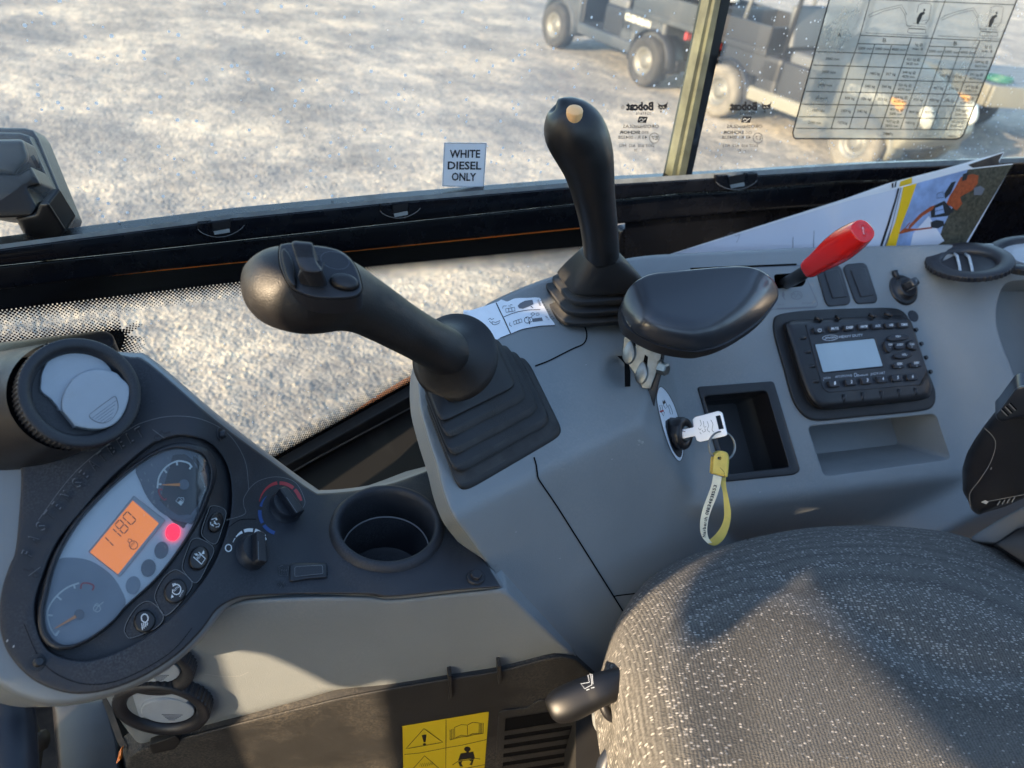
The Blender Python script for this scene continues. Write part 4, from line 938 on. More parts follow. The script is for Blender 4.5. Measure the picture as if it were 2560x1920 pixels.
btn(C2(792, 1255), 28, 32, 30, [C2(*p) for p in ((755, 1090), (825, 1085), (930, 1180), (870, 1300), (715, 1455), (640, 1360), (622, 1280), (680, 1160))], ic3)
btn(C2(535, 1505), 27, 29, 20, [C2(*p) for p in ((500, 1360), (590, 1345), (690, 1450), (640, 1550), (440, 1640), (385, 1620), (370, 1560), (420, 1450))], ic4)
# heater knobs
K = xf(500, 1150, 2.765)
def knob(cx, cy, r, ridge_ang, nm, label=None):
    f = sfr(FS, cx, cy); D = FS.D(cx, cy); R_ = unit(r, D); b = MB()
    lathe(b, M['fasc2'], f, [(R_*1.08, .0), (R_*1.06, .001), (R_, .0015), (R_*.97, .007), (R_*.90, .009)], 40, cap1=True)
    a = R(ridge_ang); d = f.x*math.cos(a)+f.y*math.sin(a); f2 = Fr(f.p(0, 0, .008), f.z, d)
    prism(b, M['fasc2'], f2, rcorner([(-R_*.95, -R_*.30), (R_*1.0, -R_*.36), (R_*1.0, R_*.36), (-R_*.95, R_*.30)], .003), 0, .0085, .0018)
    stroke(b, M['line'], [proj(f2.p(-R_*.2, -R_*.28, .0087)), proj(f2.p(R_*.95, -R_*.33, .0087))], 1.2, Pl(f2.p(0, 0, .0089), f2.z), .0001)
    return tag(b.build('heater_knob', pod), label)
knob(*K(580, 338), 42, -38, 'k'); knob(*K(350, 645), 43, -68, 'k')
b = MB()
def arcw(cx, cy, rx, ry, a0, a1, w0, w1, mk):
    stroke(b, M[mk], [K(*p) for p in ell(cx, cy, rx, ry, 0, 16, a0, a1)], 1, FS, .0006, taper=lambda t: w0+(w1-w0)*t)
arcw(555, 325, 148, 168, 193, 262, 1.2, 8.5, 'redp'); arcw(555, 325, 146, 165, 268, 308, 9, 9, 'redp'); arcw(555, 325, 146, 165, 313, 345, 9, 9, 'redp')
arcw(555, 360, 140, 150, 228, 195, 1, 7, 'bluep'); arcw(555, 360, 142, 150, 185, 150, 8.5, 8.5, 'bluep'); arcw(555, 360, 142, 150, 143, 106, 9, 9, 'bluep')
arcw(345, 630, 130, 145, 205, 218, 1, 2, 'white'); arcw(345, 630, 130, 145, 222, 246, 2, 7, 'white'); arcw(345, 632, 130, 148, 252, 279, 8, 9, 'white'); arcw(345, 632, 130, 148, 285, 303, 11, 11, 'white')
stroke(b, M['white'], [K(*p) for p in ell(197, 608, 21, 24, n=24)], 2.4, FS, .0006, closed=True)
for k in range(4): a = k*90+25; flat(b, M['white'], [K(*p) for p in ell(437+15*math.cos(R(a)), 537+15*math.sin(R(a)), 12, 8, a+30, 12)], FS, .0006)
b.build('knob_markings', pod)
# rocker switch, icons, bolt
b = MB(); o = rcorner([K(*p) for p in [(618, 730), (640, 713), (870, 712), (882, 735), (880, 812), (740, 822), (640, 842), (618, 835)]], 4)
plate(b, M['fasc2'], o, FS, r=6, drop=.002, lift=.0035, skirt=.006, step=12, es=7); stroke(b, M['line'], rcorner([K(*p) for p in [(655, 738), (845, 726), (850, 785), (655, 805)]], 4), 1.2, FS, .0042, closed=True)
flat(b, M['fascia'], rcorner([K(*p) for p in [(655, 738), (845, 726), (850, 785), (655, 805)]], 4), FS, .004); b.build('rocker_switch', pod)
b = MB(); E_ = lambda pts, w=1.6, c=False: (stroke(b, M['emboss'], [K(*p) for p in pts], w*1.5, FS, .0009, closed=c), stroke(b, M['line'], [K(x+3, y+3) for x, y in pts], w*.5, FS, .0007, closed=c))  # dark stroke with a pale offset stroke as painted highlight
E_([(540, 735), (575, 722), (612, 732), (600, 800), (570, 790), (545, 798)], 1.6, True)
for k in range(3): E_([(560+k*16, 780), (556+k*16, 765), (564+k*16, 755), (560+k*16, 740)])
for a in (0, 60, 120): E_([(565-34*math.cos(R(a)), 858-30*math.sin(R(a))), (565+34*math.cos(R(a)), 858+30*math.sin(R(a)))], 1.8)
b.build('raised_symbols', pod)
b = MB(); f = sfr(FS, *K(1905, 815)); lathe(b, M['fasc2'], f, [(.0086, 0), (.0086, .002), (.0078, .0026)], 28, cap1=True); f = Fr(f.p(0, 0, .0025), nrm(f.z+f.x*.06), f.x); lathe(b, M['fasc2'], f, [(.0057, 0), (.0057, .0035), (.0050, .0042)], 6, cap1=True, smooth=False); b.build('bolt', pod)
# cup holder
b = MB(); lathe(b, M['fascia'], cup, [(.0565, -.004), (.0550, .002), (.0525, .0058), (.0490, .0070), (.0462, .0052), (.0448, .0), (.0440, -.010), (.0430, -.030), (.0432, -.0302), (.0418, -.034), (.0400, -.075)], 72)
lathe(b, M['fascia'], cup, [(.0400, -.075), (.036, -.078), (.001, -.078)], 72); 
lathe(b, M['line'], cup, [(.0434, -.0300), (.0420, -.0312)], 72); b.build('cup_holder', pod)
# grey panel under the tray
gp = Pl3(PD(645, 1496, FS.D(645, 1496)+.006), PD(1262, 1470, FS.D(1262, 1470)+.004), PH(1000, 1690, -.700))
GP = Fn(lambda x, y: gp.D(x, y)+.004)
gpo = [(300, 1640), (450, 1560), (540, 1520)]+catmull([(600, 1500), (650, 1494), (789, 1489), (916, 1490), (981, 1496), (1115, 1483), (1262, 1468)], 4, False)+[(1440, 1640), (1425, 1655), (1385, 1640)]+catmull([(1250, 1673), (1117, 1694), (993, 1714), (856, 1722), (765, 1747), (651, 1779), (459, 1829), (380, 1856), (358, 1862), (338, 1850), (300, 1800), (262, 1735), (255, 1690)], 4, False)
b = MB(); plate(b, M['gray'], gpo, GP, r=16, drop=.010, skirt=.02, step=60, es=16); 
stroke(b, M['wear'], [(510, 1685), (560, 1692), (600, 1690), (622, 1680)], .6, GP, .0003)
b.build('knee_panel', pod)
# ------------------------------------------------------------------ round air vents
def knurl(i, r, z): return 1-(.022 if i % 2 else 0)
def vent(c, nrm_, Rr, label, xdir=None, kind='flap', inner=.70, hgt=.016, mk='fasc2', nk=150, throat=.009):
    f = Fr(c, nrm_, xdir); t = thing('air_vent', label, 'air vent', c, group='round air vents'); b = MB()
    prof = [(Rr*.97, -hgt), (Rr, -hgt*.9), (Rr, -.001), (Rr*.985, .001)]
    lathe(b, M[mk], f, prof, nk*2, smooth=False, tw=lambda i, r, z: knurl(i//2, r, z))
    lathe(b, M[mk], f, [(Rr*.985, .001), (Rr*.96, .0025), (Rr*(inner+.10), .002), (Rr*(inner+.03), -.0005), (Rr*inner, -.004), (Rr*inner*.985, -.02)], 72)
    b.build('ring', t); b = MB(); lathe(b, M['fasc2'], f, [(Rr*inner*1.0, -throat), (.0005, -throat-.0005)], 40); b.build('throat', t)
    return t, f
vc = PD(205, 981, .612); vn = vdir(205, 981, .26, .22, .93)
t, f = vent(vc, vn, .0452, 'large round air vent with pale flaps on top of the instrument pod', cdir(1, 0, 0), inner=.745)
VP = Pl(f.p(0, 0, -.0055), f.z); V4 = xf(0, 580, 2.91)
b = MB(); plate(b, M['silver'], [V4(*p) for p in catmull([(298, 1100), (305, 1030), (340, 950), (400, 885), (480, 848), (570, 836), (650, 846), (712, 866), (742, 905), (752, 935), (810, 1010), (780, 1100), (650, 1290), (450, 1300), (415, 1265), (370, 1215), (300, 1155)], 4)], VP, r=3, drop=.0008, skirt=.003, step=20, es=8)
b.build('rear_flap', t)
b = MB(); VQ = Pl(f.p(0, 0, -.001), nrm(f.z-f.x*.05)); fl = catmull([(452, 1300), (450, 1230), (475, 1150), (530, 1070), (610, 1018), (700, 998), (790, 1008), (850, 1030), (880, 1062), (935, 1118), (940, 1190), (920, 1270), (880, 1350), (820, 1405), (740, 1432), (650, 1432), (545, 1414), (543, 1412), (454, 1302)], 4)
plate(b, M['silver'], [V4(*p) for p in fl], VQ, r=5, drop=.0014, skirt=.006, step=20, es=8)
hs = catmull([V4(*p) for p in [(648, 1335), (700, 1290), (760, 1245), (830, 1198), (850, 1225), (858, 1280), (835, 1335), (790, 1378), (735, 1390), (680, 1372)]], 3); stroke(b, M['line'], hs, 1.3, VQ, .0004, closed=True); stroke(b, M['inkg'], [(x+.9, y-.9) for x, y in hs], .9, VQ, .0003, closed=True)
for k in range(5):
    stroke(b, M['inkg'], [V4(672+k*20, 1352+k*9), V4(846-k*8, 1225+k*30)], 1, VQ, .0004)
b.build('front_flap', t)
b = MB(); RR = []                       # the duct the vent sits in
for q, z in ((1.0, -.010), (1.05, -.03), (1.12, -.06), (1.2, -.10)): RR.append([f.p(.0450*q*math.cos(a)-(-z)*.45, .0450*q*math.sin(a)-(-z)*.1, z) for a in np.linspace(0, 2*math.pi, 49)[:-1]])
rings(b, M['black'], RR, cap=False); tag(b.build('duct_collar', pod))
b = MB(); plate(b, M['black'], rcorner([(-200, 880), (60, 850), (262, 826), (284, 838), (288, 860), (240, 900), (-200, 1000)], 14), Pl3(PD(-100, 900, .82), PD(280, 840, .84), PD(200, 900, .80)), r=8, drop=.006, skirt=.03, es=12, step=0); b.build('dash_top', pod)
def flaps(t, f, Rr):
    b = MB(); n = 26; P1 = [(.71*Rr*math.cos(a), .71*Rr*math.sin(a)) for a in np.linspace(R(35), R(235), n)]
    prism(b, M['silver'], Fr(f.p(0, 0, -.006), f.z, f.x), P1, -.001, .0025, .0006); b.build('rear_flap', t)
    b = MB(); P2 = [(.12*Rr+.54*Rr*math.cos(a), -.10*Rr+.50*Rr*math.sin(a)) for a in np.linspace(0, 2*math.pi, n)[:-1]]
    prism(b, M['silver'], Fr(f.p(0, 0, -.004), nrm(f.z+f.x*.10), f.x), P2, -.002, .003, .0012)
    ff_ = Fr(f.p(0, 0, -.0008), nrm(f.z+f.x*.10), f.x)
    for k in range(5): box(b, M['inkg'], ff_, .22*Rr, -.22*Rr-k*.055*Rr, 0, .42*Rr-k*.07*Rr, .012*Rr, .0006)
    b.build('front_flap', t)
N1 = vdir(403, 1775, -.30, -.84, .46)
t, f = vent(PD(403, 1775, GP.D(403, 1775)-.012), N1, .0455, 'lower round air vent in sunlight under the instrument pod', cdir(.9, -.35, 0), nk=90); flaps(t, f, .0455)
t, f = vent(PD(372, 1676, GP.D(372, 1676)-.008), N1, .0400, 'round air vent half hidden under the rim of the instrument pod', cdir(.9, -.35, 0), nk=90); flaps(t, f, .0400)
# ------------------------------------------------------------------ lower black panel, labels, grille, floor
bp_ = Off(GP, .010)
bt = catmull([(1440, 1648), (1385, 1640), (1250, 1674), (1117, 1695), (993, 1716), (856, 1742), (765, 1764), (651, 1792), (459, 1842), (352, 1870)], 5, False)
bpt = thing('lower_cover', 'dusty black cover panel with two ribs below the grey dashboard panel', 'cover panel', GP.at(900, 1800))
b = MB(); plate(b, M['blackpan'], bt+[(322, 1890), (300, 1960), (290, 2100), (1520, 2100), (1500, 1700)], bp_, r=10, drop=.006, skirt=.022, sdir=(-.1, 1, .15), step=50, es=14); b.build('panel', bpt)
b = MB()
lip = catmull([(1117, 1697), (993, 1716), (856, 1742), (765, 1764), (651, 1792)], 6, False); lo = catmull([(1117, 1699), (993, 1722), (856, 1756), (765, 1780), (651, 1800)], 6, False)
for x, y0, y1 in ((1125, 1690, 1752), (1249, 1666, 1712)):
    b = MB(); plate(b, M['blackpan'], rcorner([(x-5, y0), (x+4, y0-2), (x+5, y1-8), (x-3, y1)], 2), Off(bp_, .010), r=2, drop=.001, skirt=.012, es=6, step=0); b.build('rib', bpt)
b = MB(); plate(b, M['seal'], rcorner([(372, 1862), (440, 1838), (452, 1852), (436, 1874), (380, 1886)], 5), Off(bp_, .004), r=4, drop=.002, skirt=.01, es=6, step=0); b.build('clip', bpt)
GR = [(1246, 1782), (1262, 1774), (1318, 1768), (1345, 1750), (1500, 1738), (1500, 2010), (1235, 2010)]
b = MB(); plate(b, M['blackpan'], GR, Off(bp_, .004), r=5, drop=.003, skirt=.006, es=10, step=0, holes=[[(1264, 1795), (1475, 1762), (1475, 1990), (1252, 1990)]], hskirt=.02); 
flat(b, M['gap'], [(1262, 1797), (1474, 1764), (1474, 1990), (1252, 1990)], bp_, .0012)
for k in range(9):
    y = 1822+k*22; plate(b, M['blackpan'], [(1258, y+6), (1473, y-27), (1473, y-15), (1258, y+18)], Off(bp_, .0035), r=0, skirt=.003, sdir=(0, .7, -.7), es=30, step=0)
b.build('louvre_grille', bpt)
LB = Off(bp_, .0008)
wt = thing('warning_label', 'yellow safety label with book, triangle and seat belt pictograms', 'warning label', bp_.at(1110, 1860))
b = MB(); Q4 = xf(900, 1600, 3.16); flat(b, M['yellow'], rcorner([Q4(*p) for p in [(325, 682), (1018, 565), (962, 1290), (345, 1330)]], 3), LB, .0003, es=20); b.build('backing', wt); b = MB()
Z = lambda pts, w=1.4, c=False: stroke(b, M['ink'], resamp([Q4(*p) for p in pts], 8, c), w, LB, .0006, closed=c)
Z([(330, 684), (342, 1320)], 3); Z([(680, 628), (676, 1280)]); Z([(350, 905), (470, 893), (600, 868), (680, 852), (800, 832), (1000, 787)]); Z([(350, 1060), (700, 1040), (985, 985)])
Z([(505, 700), (655, 808), (362, 860)], 1.6, True); flat(b, M['ink'], [Q4(*p) for p in [(487, 752), (526, 745), (518, 805), (503, 808)]], LB, .0006); flat(b, M['ink'], [Q4(*p) for p in ell(509, 824, 13, 9, n=14)], LB, .0006)
Z([(748, 690), (800, 668), (848, 672), (850, 758), (800, 752), (748, 775)], 1.4, True); Z([(848, 672), (890, 650), (942, 655), (940, 738), (890, 740), (850, 758)], 1.4, True)
for k in (12, 24, 36): Z([(748-k, 698+k*.3), (748-k, 782+k*.2)]); 
for k in (10, 20, 32): Z([(942+k, 655), (942+k-2, 738)])
Z([(712, 790), (800, 765), (850, 762), (900, 748), (972, 738)])
flat(b, M['ink'], [Q4(*p) for p in ell(848, 862, 26, 20, n=16)], LB, .0006); flat(b, M['ink'], [Q4(*p) for p in [(840, 875), (858, 875), (862, 888), (895, 880), (908, 935), (850, 940), (775, 950), (795, 895), (842, 888)]], LB, .0006)
Z([(730, 988), (780, 955), (850, 948), (910, 935), (950, 940)], 1.8); flat(b, M['ink'], [Q4(*p) for p in [(775, 965), (810, 955), (800, 975), (815, 1000), (790, 998)]], LB, .0006); flat(b, M['ink'], [Q4(*p) for p in [(860, 950), (900, 942), (885, 990), (865, 985), (880, 960)]], LB, .0006)
Z([(510, 915), (660, 1045), (380, 1060)], 1.6, True)
for k in range(7): Z([(470+k*16, 1000-k*3), (478+k*16, 975-k*2), (492+k*14, 1005-k*3)], 1)
b.build('pictograms', wt)
# floor and what stands in the dark foot well
fl = MB(); fl.add([(-1.2, -1.0, .86), (2.0, -1.0, .86), (2.0, .93, .86), (-1.2, .93, .86)], [(0, 1, 2, 3)], M['rust'], False); tag(fl.build('cab_floor'), kind='structure')
ft = thing('control_pedestal', 'dirty brown and blue black pedestal in the foot well at the lower left', 'pedestal', PD(100, 1850, .72))
b = MB(); loft(b, M['navy'], [(10, 1700, .70, 8, .8), (20, 1735, .70, 40, .8), (28, 1790, .70, 52, .8), (30, 1880, .69, 56, .8), (34, 2020, .68, 60, .8)]); b.build('cover_tube', ft)
b = MB(); tube(b, M['rust'], [PD(20, 1715, .76), PD(62, 1800, .78), PD(90, 1850, .78), PD(70, 1990, .76)], .008, 8); b.build('bracket', ft)
b = MB(); tube(b, M['rust'], [PD(112, 1850, .78), PD(92, 1852, .78)], .010, 8); b.build('bracket_boss', ft)
b = MB(); plate(b, M['black'], rcorner([(130, 1760), (270, 1740), (300, 1860), (310, 2000), (150, 2000)], 10), Pl3(PD(130, 1760, .86), PD(290, 1760, .84), PD(200, 1950, .80)), r=14, drop=.01, skirt=.1, es=14, step=0)
stroke(b, M['rust'], [(262, 1745), (300, 1850), (312, 1870)], 16, Pl3(PD(130, 1760, .85), PD(290, 1760, .83), PD(200, 1950, .79)), .002); b.build('cover', ft)
b = MB(); plate(b, M['orangeline'], [(298, 1878), (304, 1868), (300, 1900), (290, 1910)], Pl(PD(298, 1890, .79), cdir(0, 0, 1)), step=0, es=6, skirt=.004); b.build('rust_flake', ft)
# ------------------------------------------------------------------ grey side console
cTop = Pl3(PH(1130, 1290, -.5), PH(1640, 950, -.49), PH(1500, 780, -.455))
rad = Pl(PD(2150, 890, 1.13), (0, -.62, .78))
cFront = Pl3(PH(1130, 1290, -.5), PD(1603, 1055, cTop.D(1603, 1055)), PD(1748, 1256, .955))
cIgn = Pl3(PD(1603, 1055, cTop.D(1603, 1055)), PD(1748, 1256, .955), PD(1700, 940, rad.D(1700, 940)+.012))
lipF = Pl3(PD(1805, 1262, rad.D(1805, 1262)), PD(2407, 1190, rad.D(2407, 1190)), PH(2000, 1400, -.80))
bl1 = Pl3(PD(2262, 700, rad.D(2262, 700)), PD(2425, 1180, rad.D(2425, 1180)), PD(2445, 850, rad.D(2445, 850)-.060))
bl2 = Pl3(PD(2392, 735, rad.D(2392, 735)-.055), PD(2515, 965, rad.D(2515, 965)-.068), PD(2640, 720, rad.D(2640, 720)-.10))
def conD(px, py):
    a = smax(cTop.D(px, py), cFront.D(px, py), .008)
    a = smax(a, cIgn.D(px, py), .004)
    r_ = smax(rad.D(px, py), lipF.D(px, py), .012)
    if px > 2150:
        q = smax(bl1.D(px, py), bl2.D(px, py), .018); r_ = smin(r_, smax(q, r_-.12, .01), .02)
    if px < 1900:
        return smin(a, r_, .007) if a < 3 else r_
    return r_
CS = Fn(conD)
con = thing('side_console', 'grey moulded side console carrying the joysticks, radio and storage pockets', 'control console', CS.at(1900, 1100))
co = catmull([(1160, 800), (1205, 768), (1250, 743), (1330, 709), (1400, 686), (1500, 660), (1600, 641), (1700, 634), (1850, 627), (2010, 620), (2335, 612), (2660, 604)], 5, False)+[(2660, 1520), (2300, 1560), (1900, 1600), (1640, 1800), (1500, 1770)]+catmull([(1438, 1690), (1400, 1640), (1262, 1472), (1170, 1346), (1132, 1294), (1108, 1235), (1090, 1165), (1066, 1090), (1045, 1000), (1050, 900), (1100, 840)], 5, False)
pkL = rcorner([(1754, 984), (1921, 972), (1978, 1172), (1818, 1190)], 8); pkR = rcorner([(2019, 1066), (2338, 1034), (2376, 1148), (2060, 1191)], 14)
ovl = catmull([(2640, 700), (2560, 701), (2515, 709), (2494, 750), (2490, 805), (2502, 854), (2524, 910), (2548, 962), (2640, 1080)], 5, False)
slot = rcorner([(1934, 686), (2008, 681), (2016, 700), (2008, 716), (1940, 722)], 8); 
def crel(px, py):
    o = 0
    if 1480 < px < 1566 and 860 < py < 1000:
        d = math.hypot(px-1548, (py-928)*1.0); o -= .020*sst((48-d)/24.)
    return o
b = MB(); plate(b, M['gray'], co, CS, r=8, drop=.010, skirt=.03, step=14, es=10, holes=[slot, pkR, ovl, pkL], hr=4, hdrop=.002, hskirt=.0, relief=crel); 
hs_ = b.build('housing', con)
seam = M['gap']
def grv(pts, w=4.5, n=5):
    q = catmull(pts, n, False); stroke(b, M['grayrim'], [(x+w*.75, y+w*.2) for x, y in q], w*.5, CS, .0005); stroke(b, seam, q, w, CS, .0008)
b = MB()
grv([(1338, 915), (1370, 903), (1400, 888), (1432, 872), (1455, 862), (1464, 852), (1467, 838), (1464, 822), (1458, 812)], 3.6)
b.build('panel_joint', con); b = MB()
grv([(1335, 1143), (1340, 1160), (1343, 1180), (1346, 1196), (1358, 1215), (1390, 1262), (1430, 1325), (1500, 1436), (1560, 1532)], 3.8)
b.build('panel_joint', con); b = MB()
grv([(1533, 1491), (1560, 1487), (1640, 1478)], 3)
b.build('panel_joint', con)
def pocket(hole, depth, mk, fmk, dirv, nm, rim=None):
    lp = resamp(hole, 14); A = [CS.at(x, y, -.002) for x, y in lp]; dv = np.array(dirv); B = [a+dv*depth for a in A]; n = len(lp); b = MB()
    b.add(A+B, [(i, (i+1) % n, n+(i+1) % n, n+i) for i in range(n)], M[mk]); b.add(B, [list(range(n))], M[fmk], False); return b.build(nm, con)
pocket(pkR, .085, 'gray', 'gray', nrm((0.0, .92, -.38)), 'storage_pocket')
pocket(pkL, .070, 'bin', 'bin', -rad.n, 'storage_pocket')
pocket(ovl, .060, 'gray', 'gray', nrm((.3, .6, -.7)), 'storage_pocket')
pocket(slot, .05, 'gap', 'gap', -rad.n, 'lever_slot')
b = MB(); plate(b, M['black'], rcorner([(1743, 967), (1934, 953), (2001, 1176), (1986, 1187), (1812, 1205)], 8), CS, r=4, drop=.002, lift=.0028, skirt=.004, step=0, es=10, holes=[rcorner([(1760, 992), (1916, 978), (1972, 1168), (1822, 1185)], 8)], hr=5, hdrop=.003, hskirt=.03); tag(b.build('pocket_liner', con))
# small controls on the console face
b = MB(); f = sfr(CS, 2283, 790, off=.0008); lathe(b, M['fascia'], f, [(unit(17, 1.07), 0), (unit(16, 1.07), .0008)], 28, cap1=True); b.build('blanking_plug', con)
def sw(o, i_, nm='rocker_switch'):
    b = MB(); plate(b, M['fasc2'], rcorner(o, 6), CS, r=5, drop=.002, lift=.004, skirt=.006, step=0, es=7); plate(b, M['fasc2'], rcorner(i_, 4), CS, r=3, drop=.0015, lift=.0062, skirt=.003, step=0, es=7); b.build(nm, con)
sw([(2042, 680), (2050, 665), (2092, 659), (2104, 672), (2127, 752), (2120, 762), (2072, 766), (2064, 756)], [(2060, 677), (2097, 672), (2118, 742), (2082, 746)])
sw([(2108, 671), (2117, 660), (2158, 657), (2167, 663), (2194, 746), (2190, 757), (2145, 760), (2137, 752)], [(2126, 674), (2163, 670), (2186, 738), (2153, 743)])
b = MB(); f = sfr(CS, 2256, 726, off=.001); Rk = unit(40, CS.D(2256, 726))
lathe(b, M['black'], f, [(Rk, -.001), (Rk*1.0, .003), (Rk*.86, .005), (Rk*.74, .004), (Rk*.70, .012), (Rk*.55, .014)], 36, cap1=True)
d = f.x*math.cos(R(20))+f.y*math.sin(R(20)); 
f2 = Fr(proj and PD(2262, 718, CS.D(2262, 718)-.012), f.z, PD(2275, 712, 1)-PD(2250, 725, 1)); 
RR = []
for zz, sx_, sy_ in ((0, .011, .0075), (.012, .0085, .007), (.020, .0075, .0065), (.022, .006, .0055)): RR.append(sring(f2.p(.001, 0, zz), f2.x, f2.y, sx_, sy_, 5, 24))
rings(b, M['gloss'], RR)
for k in range(7): box(b, M['line'], f2, -.0072+k*.0022, -.0072, .012, .0007, .0006, .014)
tube(b, M['black'], [f.p(-.008, .016, .002), f.p(-.011, .026, .003), f.p(-.012, .031, .004)], .0045, 10); b.build('rotary_switch', con)
# printed plate round the red lever
b = MB(); plate(b, M['grayrim'], rcorner([(1745, 674), (2022, 662), (2045, 760), (2040, 768), (1760, 782)], 6), CS, lift=.0006, es=12, step=0, holes=[slot])
stroke(b, M['inkg'], rcorner([(1745, 674), (2002, 664), (2045, 760), (2040, 768), (1760, 782)], 6), 1.5, CS, .0009, closed=True)
stroke(b, M['gap'], resamp([(1726, 672), (1850, 667), (1992, 661)], 30, False), 5, CS, .0012)
Q5 = xf(1700, 640, 3.456)
flat(b, M['inkg'], [Q5(*p) for p in [(882, 320), (895, 305), (905, 330), (900, 355), (912, 385), (895, 365), (880, 345)]], CS, .001)
stroke(b, M['inkg'], [Q5(*p) for p in ell(1008, 340, 48, 34, 0, 20)], 1.2, CS, .001, closed=True); stroke(b, M['inkg'], [Q5(*p) for p in [(960, 345), (985, 320), (1000, 360), (1020, 320), (1050, 350)]], 1.5, CS, .001)
txt(b, M['inkg'], 'CW 19', Q5(835, 428), Q5(900, 424), (0, -4), CS, .001); txt(b, M['inkg'], '7352915', Q5(1050, 418), Q5(1150, 412), (0, -4), CS, .001)
for k in range(26): flat(b, M['inkg'], [Q5(840+k*13, 448-k*.6), Q5(848+k*13, 447-k*.6), Q5(850+k*13, 462-k*.6), Q5(842+k*13, 463-k*.6)], CS, .001)
b.build('lever_plate', con)
# slit of the hinged console and scuffs
b = MB(); flat(b, M['gap'], [(1543, 890), (1568, 888), (1576, 930), (1576, 966), (1562, 967), (1561, 908)], CS, .0012); b.build('hinge_slit', con)
b = MB(); Q6 = xf(1500, 800, 2.765)
for pts in ([(258, 830), (275, 826), (285, 840), (268, 842)], [(285, 835), (303, 838), (302, 852), (290, 850)], [(262, 845), (280, 850), (300, 860), (292, 848)], [(258, 862), (275, 860), (270, 868)]): flat(b, M['wear'], [Q6(*p) for p in pts], CS, .0006)
for x, y in ((1465, 912), (1530, 1148), (1900, 1230), (2160, 1300), (1290, 1330), (1400, 1396)): flat(b, M['wear'], ell(x, y, 2.4, 1.2, -20, 7), CS, .0006)
b.build('scuff_mark', con)
# control pattern sticker
t = thing('control_sticker', 'white sticker with control pattern pictograms between the joystick boots', 'sticker', CS.at(1310, 800))
Q7 = xf(1100, 700, 4.148); b = MB()
plate(b, M['paperw'], [Q7(*p) for p in catmull([(240, 340), (330, 310), (580, 232), (630, 205), (655, 208), (700, 222), (780, 190), (900, 186), (1030, 184), (1060, 240), (1100, 310), (1140, 390), (1190, 468), (1060, 472), (940, 490), (840, 512), (730, 558), (620, 602), (400, 680)], 3)], CS, lift=.0006, step=12, es=10); b.build('backing', t); b = MB()
Z = lambda pts, w=1.3, c=False: stroke(b, M['ink'], resamp([Q7(*p) for p in pts], 10, c), w, CS, .0010, closed=c)
Z([(582, 235), (620, 318), (665, 408), (732, 556)], 2.6); Z([(662, 382), (740, 350), (820, 326), (920, 310), (1038, 306)], 1.6)
Z([(730, 558), (620, 602)], 1.6); Z([(1190, 470), (1060, 476), (940, 494), (840, 516), (734, 560)], 1.8)
Z([(680, 300), (772, 282), (778, 320), (686, 336)], 1.3, True); Z([(710, 294), (716, 330)]); Z([(742, 288), (748, 324)]); Z([(650, 295), (655, 270), (690, 268)]); Z([(710, 268), (735, 272), (730, 255), (752, 258)])
flat(b, M['inkg'], [Q7(*p) for p in [(830, 240), (880, 215), (958, 205), (970, 250), (920, 275), (860, 298), (820, 292), (805, 268)]], CS, .001); Z([(940, 270), (965, 290)], 1.8)
Z([(760, 430), (842, 402), (852, 436), (770, 462)], 1.3, True); Z([(788, 420), (796, 452)]); Z([(815, 412), (824, 444)]); Z([(725, 440), (722, 470), (745, 480)])
Z(ell(905, 415, 30, 32, 0, 16), 1.4, True); Z(ell(938, 412, 24, 24, 0, 14), 1.3, True); Z([(888, 385), (900, 395)], 2.2); Z([(925, 430), (930, 458)], 2.2); flat(b, M['inkg'], [Q7(*p) for p in [(955, 400), (1055, 388), (1068, 422), (965, 435)]], CS, .001)
Z(ell(962, 352, 20, 12, 0, 12), 1.2, True); Z([(995, 345), (1025, 342), (1030, 362), (1000, 366)], 1.2, True); Z([(945, 385), (958, 370)])
Z([(500, 410), (520, 395), (535, 410), (560, 400)]); Z([(540, 430), (575, 440), (625, 420), (610, 450), (570, 465), (545, 460)], 1.4, True); Z([(510, 425), (540, 450)])
for k in range(9): Z([(1040+k*16, 212+k*24), (1056+k*16, 208+k*24)], 1)
txt(b, M['ink'], '7352904', Q7(1002, 205), Q7(1030, 268), (5, -1), CS, .001); txt(b, M['ink'], 'GW 19', Q7(1088, 375), Q7(1118, 415), (4, -1), CS, .001); b.build('pictograms', t)
# right hand vents
NV = vdir(2421, 655, .12, .86, .42)
def slats(t, f, Rr):
    for k in range(2):
        b = MB(); x = -.28*Rr+k*.26*Rr
        tube(b, M['ltgrey'], [f.p(x-.10*Rr, .52*Rr, -.006), f.p(x+.0*Rr, .2*Rr, -.001), f.p(x+.10*Rr, -.25*Rr, -.003), f.p(x+.16*Rr, -.50*Rr, -.008)], .0022, 8); b.build('slat', t)
Dv = CS.D(2421, 680); t, f = vent(PD(2423, 650, Dv-.03), NV, unit(99, Dv-.03), 'round air vent with two pale slats at the back right of the console', vdir(2421, 655, .97, -.22, 0), nk=90, inner=.60, hgt=.008, throat=.007); slats(t, f, unit(99, Dv))
t, f = vent(PD(2574, 632, Dv+.0), vdir(2574, 632, .12, .86, .42), unit(98, Dv), 'round air vent with a pale flap cut off by the right edge of the photo', vdir(2574, 632, .97, -.22, 0), nk=90, inner=.66, hgt=.008, throat=.008); flaps(t, f, unit(98, Dv))
